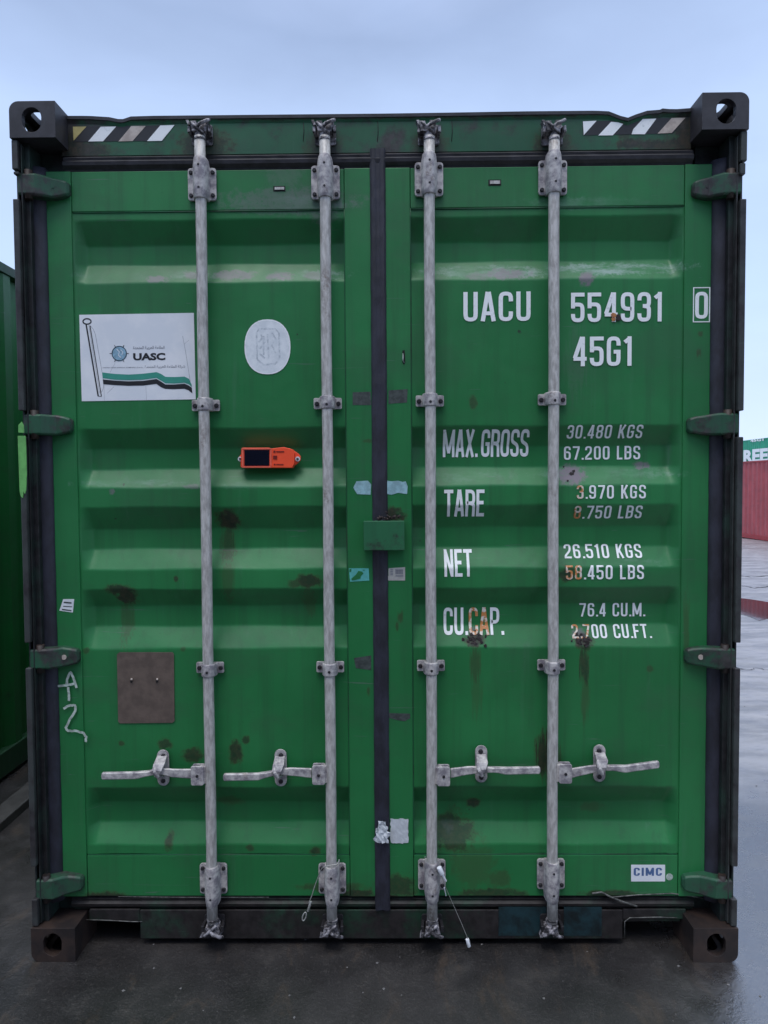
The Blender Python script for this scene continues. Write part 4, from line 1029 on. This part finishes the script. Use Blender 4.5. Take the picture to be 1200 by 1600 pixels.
# small labels and tapes on the meeting stiles and hinge stile
decal('small_label', [(99, 936), (116, 936), (114, 957), (93, 954)], YS, M_OVAL, DL, off=.0005)
lines([([(100, 941), (112, 942)], .0025), ([(99, 947), (113, 948)], .0014), ([(97, 952), (112, 954)], .002)], M_SCUFF, 'label_print', y=YS, off=.0016)
decal('tape_scrap', [(552, 762), (557, 752), (575, 751), (580, 757), (579, 773), (558, 772)], YS, M_TAPE, DL, label='pale blue torn tape left of the meeting gasket')
decal('tape_scrap', [(605, 751), (612, 752), (622, 751), (629, 753), (634, 752), (637, 760), (636, 772), (622, 770), (612, 773), (605, 772)], YS, M_TAPE, DR, label='pale blue torn tape right of the meeting gasket')
decal('torn_label', [(545, 888), (576, 888), (577, 907), (547, 909)], YS, M_TEALT, DL, off=.0005)
b = MB()
for poly in ([(549, 904), (556, 898), (560, 892), (566, 893), (568, 896), (564, 900), (563, 904), (556, 906), (550, 907)], [(546, 889), (549, 889), (549, 893), (546, 894)], [(566, 890), (570, 890), (569, 892)]):
    b.prism([(P(u, v, YS).x, P(u, v, YS).z) for u, v in poly], YS-.0018, YS-.0012)
b.build('torn_hole', M_DOOR, DL)
decal('barcode_label', [(607, 888), (633, 886), (633, 907), (607, 907), (605, 903), (607, 899)], YS, M_PINKP, DR, off=.0005)
b = MB()
for k, u in enumerate((618, 619.8, 621.2, 623.2, 624.6, 626.6, 628)):
    a = P(u, 889.5, YS); c = P(u+(.9 if k % 2 else 1.3), 897, YS); b.box(a.x, c.x, YS-.0020, YS-.0014, c.z, a.z)
a = P(618, 899, YS); c = P(630, 900.3, YS); b.box(a.x, c.x, YS-.0020, YS-.0014, c.z, a.z)
for k in range(4):
    a = P(610, 889.5+k*2.6, YS); c = P(614, 890.5+k*2.6, YS); b.box(a.x, c.x, YS-.0020, YS-.0014, c.z, a.z)
b.build('barcode', M_LINE, DR)
for (pp, key) in (([(551, 613), (579, 612), (580, 633), (551, 633)], 'L'), ([(607, 610), (637, 608), (636, 629), (607, 631)], 'R'), ([(607, 1114), (641, 1115), (641, 1122), (632, 1127), (620, 1125), (607, 1121)], 'R'), ([(553, 1028), (580, 1024), (580, 1047), (556, 1044)], 'L')):
    decal('tape_residue', pp, YS, M_SCUFF, door_obj[key], off=.0003, th=.0003)
# crumpled white labels across the gasket
def crumple(px, y, name, parent, mat, amp, y_off, n=9):
    us_ = [p[0] for p in px]; vs_ = [p[1] for p in px]; u0, u1, v0, v1 = min(us_), max(us_), min(vs_), max(vs_)
    b = MB(); rr = random.Random(int(u0)); g = []
    for j in range(n+1):
        for i in range(n+1):
            u = u0+(u1-u0)*i/n + (rr.uniform(-1.2, 1.2) if 0 < i < n else rr.uniform(-2.6, 2.6)*amp/.004); v = v0+(v1-v0)*j/n+rr.uniform(-1, 1)
            p = P(u, v, y); g.append((p.x, y-y_off-rr.uniform(0, amp), p.z))
    b.add(g, [(j*(n+1)+i, j*(n+1)+i+1, (j+1)*(n+1)+i+1, (j+1)*(n+1)+i) for j in range(n) for i in range(n) if not (name == 'crumpled_label' and ((i < 2 and j < 3) or (i > n-3 and j < 2)))])
    o = b.build(name, mat, parent); m_ = o.modifiers.new('s', 'SOLIDIFY'); m_.thickness = .0004; return o
crumple([(586, 1282), (607, 1316)], .066, 'crumpled_label', DR, M_PAPER, .006, .002)
crumple([(610, 1279), (638, 1317)], YS, 'paper_label', DR, M_PAPER, .0012, .0012)
# maker's plate
decal('maker_label', [(986, 1351), (1039, 1351), (1039, 1377), (986, 1377)], YS+.003, M_STK, DR)
lettering('CIMC', 990, 1355.5, 1034, 1368, DR, t=.16, gap=.13, ysurf=YS+.003, off=.0015, mat=M_CIMC)
b = MB(); c_ = P(1046, 1370, YS+.003); b.cyl((c_.x, YS+.0035, c_.z), (c_.x, YS+.002, c_.z), .012, n=20); b.build('round_label', M_CHALK, DR)
# chalk handwriting on the left stile
def chalk(pts_list, r, y=YS, amp=1.0):
    sp_ = []
    for pts in pts_list:
        o_ = []
        for (a0, b0), (a1, b1) in zip(pts, pts[1:]):
            for k in range(4): f = k/4; o_.append((a0+(a1-a0)*f+random.uniform(-.5, .5), b0+(b1-b0)*f+random.uniform(-.5, .5)))
        o_.append(pts[-1]); sp_.append((o_, r))
    return sp_
lines(chalk([[(105, 1068), (108, 1055), (112, 1049), (117, 1060), (121, 1074)], [(92, 1071), (105, 1070), (120, 1067)], [(108, 1072), (109, 1085), (109, 1094)],
             [(101, 1106), (110, 1101), (119, 1101), (119, 1110), (111, 1123), (104, 1136), (108, 1141), (120, 1141), (132, 1144), (136, 1150), (135, 1158)]], .0042), M_CHALK, 'chalk_mark', y=YS, off=.0075)
# rust blots beside the digits
b = MB()
for (u, v, r) in ((959, 493, 4.5), (966, 497, 5), (958, 499, 3.5)):
    p = S(u, v); poly = [(p.x+r*PX*random.uniform(.6, 1.2)*math.cos(a_), p.z+r*PX*random.uniform(.6, 1.2)*math.sin(a_)) for a_ in [2*math.pi*k/9 for k in range(9)]]
    b.prism(poly, YF-.0028-u*1e-6, YF-.0020, 0 if u < 962 else 1)
b.build('paint_blister', [M_RUSTDOT, M_CAST_B], DR)
M_FLAKE = plain('flaking_rust', (0.07, 0.055, 0.055), .85, scale=60, bmp=.9, col2=(0.022, 0.017, 0.016))
b = MB()
for cu_, cv, n in ((741, 999, 26), (912, 1000, 26), (893, 741, 5)):
    for k in range(n):
        u, v = cu_+random.gauss(0, 7), cv+random.gauss(0, 5); p = S(u, v); r = random.uniform(.003, .008)
        poly = [(p.x+r*random.uniform(.5, 1.2)*math.cos(a_), p.z+r*random.uniform(.5, 1.2)*math.sin(a_)) for a_ in [2*math.pi*q/7 for q in range(7)]]
        yb = prof(p.z)-.0005; b.prism(poly, yb-random.uniform(.001, .005), yb+.004)
b.build('rust_flake', M_FLAKE, DR)

# --- body behind the doors: corrugated sides, roof, base, far end
def corrugated_side(b, x, sx, y0, y1, z0, z1, pitch=.278, depth=.036):
    ys_ = []; y = y0; k = 0
    st = [(.072, 0), (.068, 1), (.070, 1), (.068, 0)]
    pts = [(y0, 0)]
    while y < y1:
        for d_, f in st:
            y += d_; pts.append((min(y, y1), f))
            if y >= y1: break
    vs = []
    for yy_, f in pts: vs += [(x - sx*depth*f, yy_, z0), (x - sx*depth*f, yy_, z1)]
    b.add(vs, [(2*i, 2*i+1, 2*i+3, 2*i+2) for i in range(len(pts)-1)])
def body(parent, mat_side, mat_rail, y0, y1, hw, ht, rail=.16, end_front=False):
    for sx in (-1, 1):
        b = MB(); corrugated_side(b, sx*(hw-.012), sx, y0, y1, rail-.002, ht-.060); b.build('side_wall', mat_side, parent)
        b = MB(); b.box(sx*hw-sx*.002, sx*(hw-.060), y0+.001, y1-.001, ht-.066, ht-.012); b.build('top_rail', mat_rail, parent, bevel=.004)
        b = MB(); b.box(sx*hw-sx*.002, sx*(hw-.060), y0+.001, y1-.001, .022, rail); b.build('bottom_rail', mat_rail, parent, bevel=.004)
    b = MB(); b.box(-hw+.061, hw-.061, y0, y1, ht-.030, ht-.022); b.build('roof', mat_side, parent)
    b = MB(); b.box(-hw+.061, hw-.061, y0, y1, .060, .150); b.build('floor', M_SILL, parent)
    b = MB(); b.box(-hw+.02, hw-.02, y1+.002, y1+.05, .13, ht-.02); b.build('end_wall', mat_side, parent)
    if end_front:
        b = MB(); b.box(-hw+.02, hw-.02, y0-.05, y0-.002, .13, ht-.02); b.build('end_wall', mat_side, parent)
M_SIDE = paint('side_green_paint', (0.022, 0.140, 0.050), grime=.12, rough=.45)
body(BOX, M_SIDE, M_POST, .180, YT-.180, HW, H)

# ------------------------------------------------------------------ tracking device bolted to the left door
TR = empty('tracking_device', tuple(P(420, 731, .100)))
tag(TR, 'small orange tracking device with a black solar panel bolted to the left door', 'tracker')
o0 = TR.location.copy()
def lp(u, v, y=.084): p = P(u, v, y)-o0; return p
b = MB(); p0, p1 = lp(376, 699), lp(458, 731)
def oc(pts, y0, y1, mi=0): b.prism([(lp(u, v).x, lp(u, v).z) for u, v in pts], y0-o0.y, y1-o0.y, mi)
oc([(377, 701), (379, 699.5), (421, 699.5), (422, 701), (444, 698.5), (457, 702), (460, 708), (460, 724), (457, 731), (421, 731), (378, 731), (376, 729)], 0.0830, 0.1230)
cs = b.build('casing', M_ORANGE, TR, bevel=.003, seg=3)
b = MB(); oc([(450, 699.5), (456, 702), (466, 709), (469, 713), (469, 719), (464, 724), (456, 730), (450, 731)], 0.0970, 0.1090)
oc([(380, 705), (374, 711), (371, 715), (372, 720), (380, 727)], 0.0970, 0.1090)
b.build('mounting_lug', M_ORANGE, TR, bevel=.002)
b = MB(); oc([(382, 703), (421, 703), (421, 728), (382, 728)], 0.0815, 0.0845)
sp_o = b.build('solar_panel', M_SOLAR, TR, bevel=.0006)
b = MB()
for q in ([(378, 700.3), (424, 700.3), (424, 702.2), (378, 702.2)], [(378, 728.8), (424, 728.8), (424, 730.6), (378, 730.6)], [(422.4, 702.8), (424.4, 702.8), (424.4, 728.4), (422.4, 728.4)], [(378.3, 702.8), (380.6, 702.8), (380.6, 728.4), (378.3, 728.4)]): oc(q, 0.0800, 0.0840)
b.build('panel_bezel', plain('pale_orange_plastic', (0.85, 0.16, 0.10), .4, bmp=0, var=.1), TR)
b = MB()
for u, v in ((464.5, 717), (374.5, 717)):
    q = lp(u, v); b.cyl((q.x, 0.0980-o0.y, q.z), (q.x, 0.0930-o0.y, q.z), .0085, n=16); b.cyl((q.x, 0.0930-o0.y, q.z), (q.x, 0.0890-o0.y, q.z), .004, n=6, mi=1)
b.build('bolt', [M_TAG, M_BOLT], TR)
b = MB()
for u0, v0, u1, v1 in ((427.5, 704, 430.5, 707), (432, 704.8, 444, 706.4), (427, 712, 433, 713.5), (427, 714.2, 433, 715.5), (427, 716.2, 433, 717.4), (428, 724.5, 430.5, 726.5), (432, 725, 443, 726.2)):
    oc([(u0, v0), (u1, v0), (u1, v1), (u0, v1)], 0.0812, 0.0840)
b.build('small_print', M_ODK, TR)

# ------------------------------------------------------------------ cable seals
def wire(name, pts, label, tags, r=.0016):
    e = empty(name, tuple(P(*pts[-1]))); tag(e, label, 'cable seal', 'cable seals on the locking bars'); o_ = e.location.copy()
    q = [P(*p)-o_ for p in pts]; L = []
    for i in range(len(q)-1):
        p0_, p1_, p2_, p3_ = q[max(0, i-1)], q[i], q[i+1], q[min(len(q)-1, i+2)]
        for k in range(5):
            t = k/5; L.append(.5*((2*p1_)+(-p0_+p2_)*t+(2*p0_-5*p1_+4*p2_-p3_)*t*t+(-p0_+3*p1_-3*p2_+p3_)*t**3))
    L.append(q[-1]); b = MB(); b.tube(L, r, 8); b.build('cable', M_WIRE, e)
    for (nm, a_, c_, rr_, m_) in tags:
        b = MB(); b.cyl(P(*a_)-o_, P(*c_)-o_, rr_, n=12); b.build(nm, m_, e, bevel=.0008)
    return e, o_
e1, o1 = wire('cable_seal', [(530, 1343, .03), (527, 1350, .024), (512, 1353, .022), (503, 1357, .03), (498, 1368, .05), (492, 1384, .056), (487, 1400, .056), (482, 1412, .058)],
     'looped grey wire seal with an eyelet hanging from the second locking bar', [('crimp', (486, 1408, .057), (481, 1424, .058), .0042, M_WIRE)])
b = MB(); cc = P(475.5, 1432, .058)-o1
b.tube([cc+Vector((.006*math.cos(a_)+.004*math.sin(a_), 0, .015*math.sin(a_))) for a_ in [2*math.pi*k/16 for k in range(17)]], .0022, 8)
b.build('eyelet', M_WIRE, e1)
wire('cable_seal', [(664, 1338, .03), (666, 1346, .026), (676, 1357, .022), (683, 1366, .024), (690, 1370, .03), (694, 1381, .04), (700, 1395, .05), (711, 1420, .056), (722, 1445, .05), (731, 1467, .045)],
     'thin wire seal with white plastic tags looped around the third locking bar', [('seal_tag', (686, 1355, .022), (691, 1366, .022), .0085, M_TAG), ('seal_pin', (691, 1366, .024), (697, 1377, .026), .0035, M_TAG), ('end_tag', (730, 1467, .045), (733, 1479, .045), .0062, M_TAG),
     ('loop_end', (694, 1386, .05), (697, 1400, .055), .0018, M_TAG)], r=.0009)

# ------------------------------------------------------------------ neighbouring containers
def simple_container(name, loc, rz, mat_side, mat_rail, length, ht, label, group, hw=1.219):
    e = empty(name, loc, rz); tag(e, label, 'container', group)
    body(e, mat_side, mat_rail, .180, length-.180, hw, ht, end_front=True)
    for sx in (-1, 1):
        for tp in (True, False):
            casting(sx, tp, M_CAST_T, y0=0, yd=1, parent=e, Ht=ht, hw=hw); casting(sx, tp, M_CAST_T, y0=length, yd=-1, parent=e, Ht=ht, hw=hw)
        for y0_ in (.001, length-.177):
            b = MB(); b.box(sx*(hw-.003), sx*(hw-.12), y0_, y0_+.176, .118, ht-.118); b.build('corner_post', mat_rail, e, bevel=.004)
    return e
M_NB = paint('neighbour_green_paint', (0.010, 0.130, 0.030), grime=.14, rough=.45)
M_NBR = paint('neighbour_rail_paint', (0.010, 0.060, 0.022), grime=.30, rough=.5)
NBX = -2.12
simple_container('shipping_container', (NBX-1.219, .35, 0.0), 0, M_NB, M_NBR, 12.19, 2.896, 'darker green container standing close on the left, seen only as a narrow strip', 'containers standing in the yard')
b = MB(); b.box(NBX+.19, NBX+.30, -2.0, 13, -.02, .045)
tag(b.build('kerb', plain('dirty_concrete', (0.07, 0.068, 0.066), .6, scale=14, var=.4, bmp=.5), bevel=.006), 'low concrete kerb beside the darker green container', kind='structure')

M_RED = paint('red_container_paint', (0.40, 0.080, 0.090), grime=.08, rough=.5, speck=.25)
M_REDR = paint('red_rail_paint', (0.34, 0.030, 0.035), grime=.15, rough=.5)
YGRP = 'containers standing in the yard'
simple_container('shipping_container', (11.9+1.219, 12.0, gz(21.1)), 0, M_RED, M_REDR, 12.19, 2.591, 'ribbed faded red container across the yard, its long side facing left', YGRP)
M_GRN = paint('teal_green_container_paint', (0.03, 0.34, 0.20), grime=.04, rough=.5, speck=.15)
M_GREY2 = paint('grey_blue_container_paint', (0.10, 0.12, 0.15), grime=.15, rough=.5)
GZ = gz(49)
simple_container('shipping_container', (25.4+1.219, 43.2, GZ), 0, M_GREY2, M_GREY2, 12.19, 2.591, 'lower container of the far stack, behind the red one', YGRP)
ev = simple_container('shipping_container', (25.4+1.219, 43.2, GZ+2.60), 0, M_GRN, M_GRN, 12.19, 2.591, 'bright teal green container with big white letters, on top of the far stack', YGRP)
def side_text(string, y0, y1, z0, z1, parent, bold):
    cu = bpy.data.curves.new('t', 'FONT'); cu.body = string; cu.offset = bold; cu.resolution_u = 2
    o = bpy.data.objects.new('t', cu); COL.objects.link(o)
    dg = bpy.context.evaluated_depsgraph_get(); dg.update(); me = bpy.data.meshes.new_from_object(o.evaluated_get(dg)); bpy.data.objects.remove(o)
    xs_ = [v.co.x for v in me.vertices]; ys_ = [v.co.y for v in me.vertices]
    for v in me.vertices:
        v.co = (-1.219-.006, y0+(v.co.x-min(xs_))/(max(xs_)-min(xs_))*(y1-y0)-43.2, z0+(v.co.y-min(ys_))/(max(ys_)-min(ys_))*(z1-z0)-GZ-2.60)
    me.materials.clear(); me.materials.append(M_WHITE); ob = bpy.data.objects.new('lettering', me); COL.objects.link(ob); ob.parent = parent; return ob
side_text('EVERGREEN', 55.25, 44.3, 2.95, 3.92, ev, .05)
side_text('45G1', 48.2, 46.4, 4.42, 4.62, ev, .04)

M_DK = paint('sky_blocker_dark_blue_paint', (0.020, 0.028, 0.050), grime=.25, rough=.5)  # unseen stack added behind the camera: blocks low sky, reflects in the doors
simple_container('shipping_container', (6.1, -10.2, 0), math.pi/2, M_DK, M_DK, 12.19, 2.896, 'unseen dark blue container added behind the camera to block low sky, bottom of its stack', YGRP)
simple_container('shipping_container', (6.1, -10.2, 2.905), math.pi/2, M_DK, M_DK, 12.19, 2.896, 'unseen dark blue container added behind the camera to block low sky, top of its stack', YGRP)
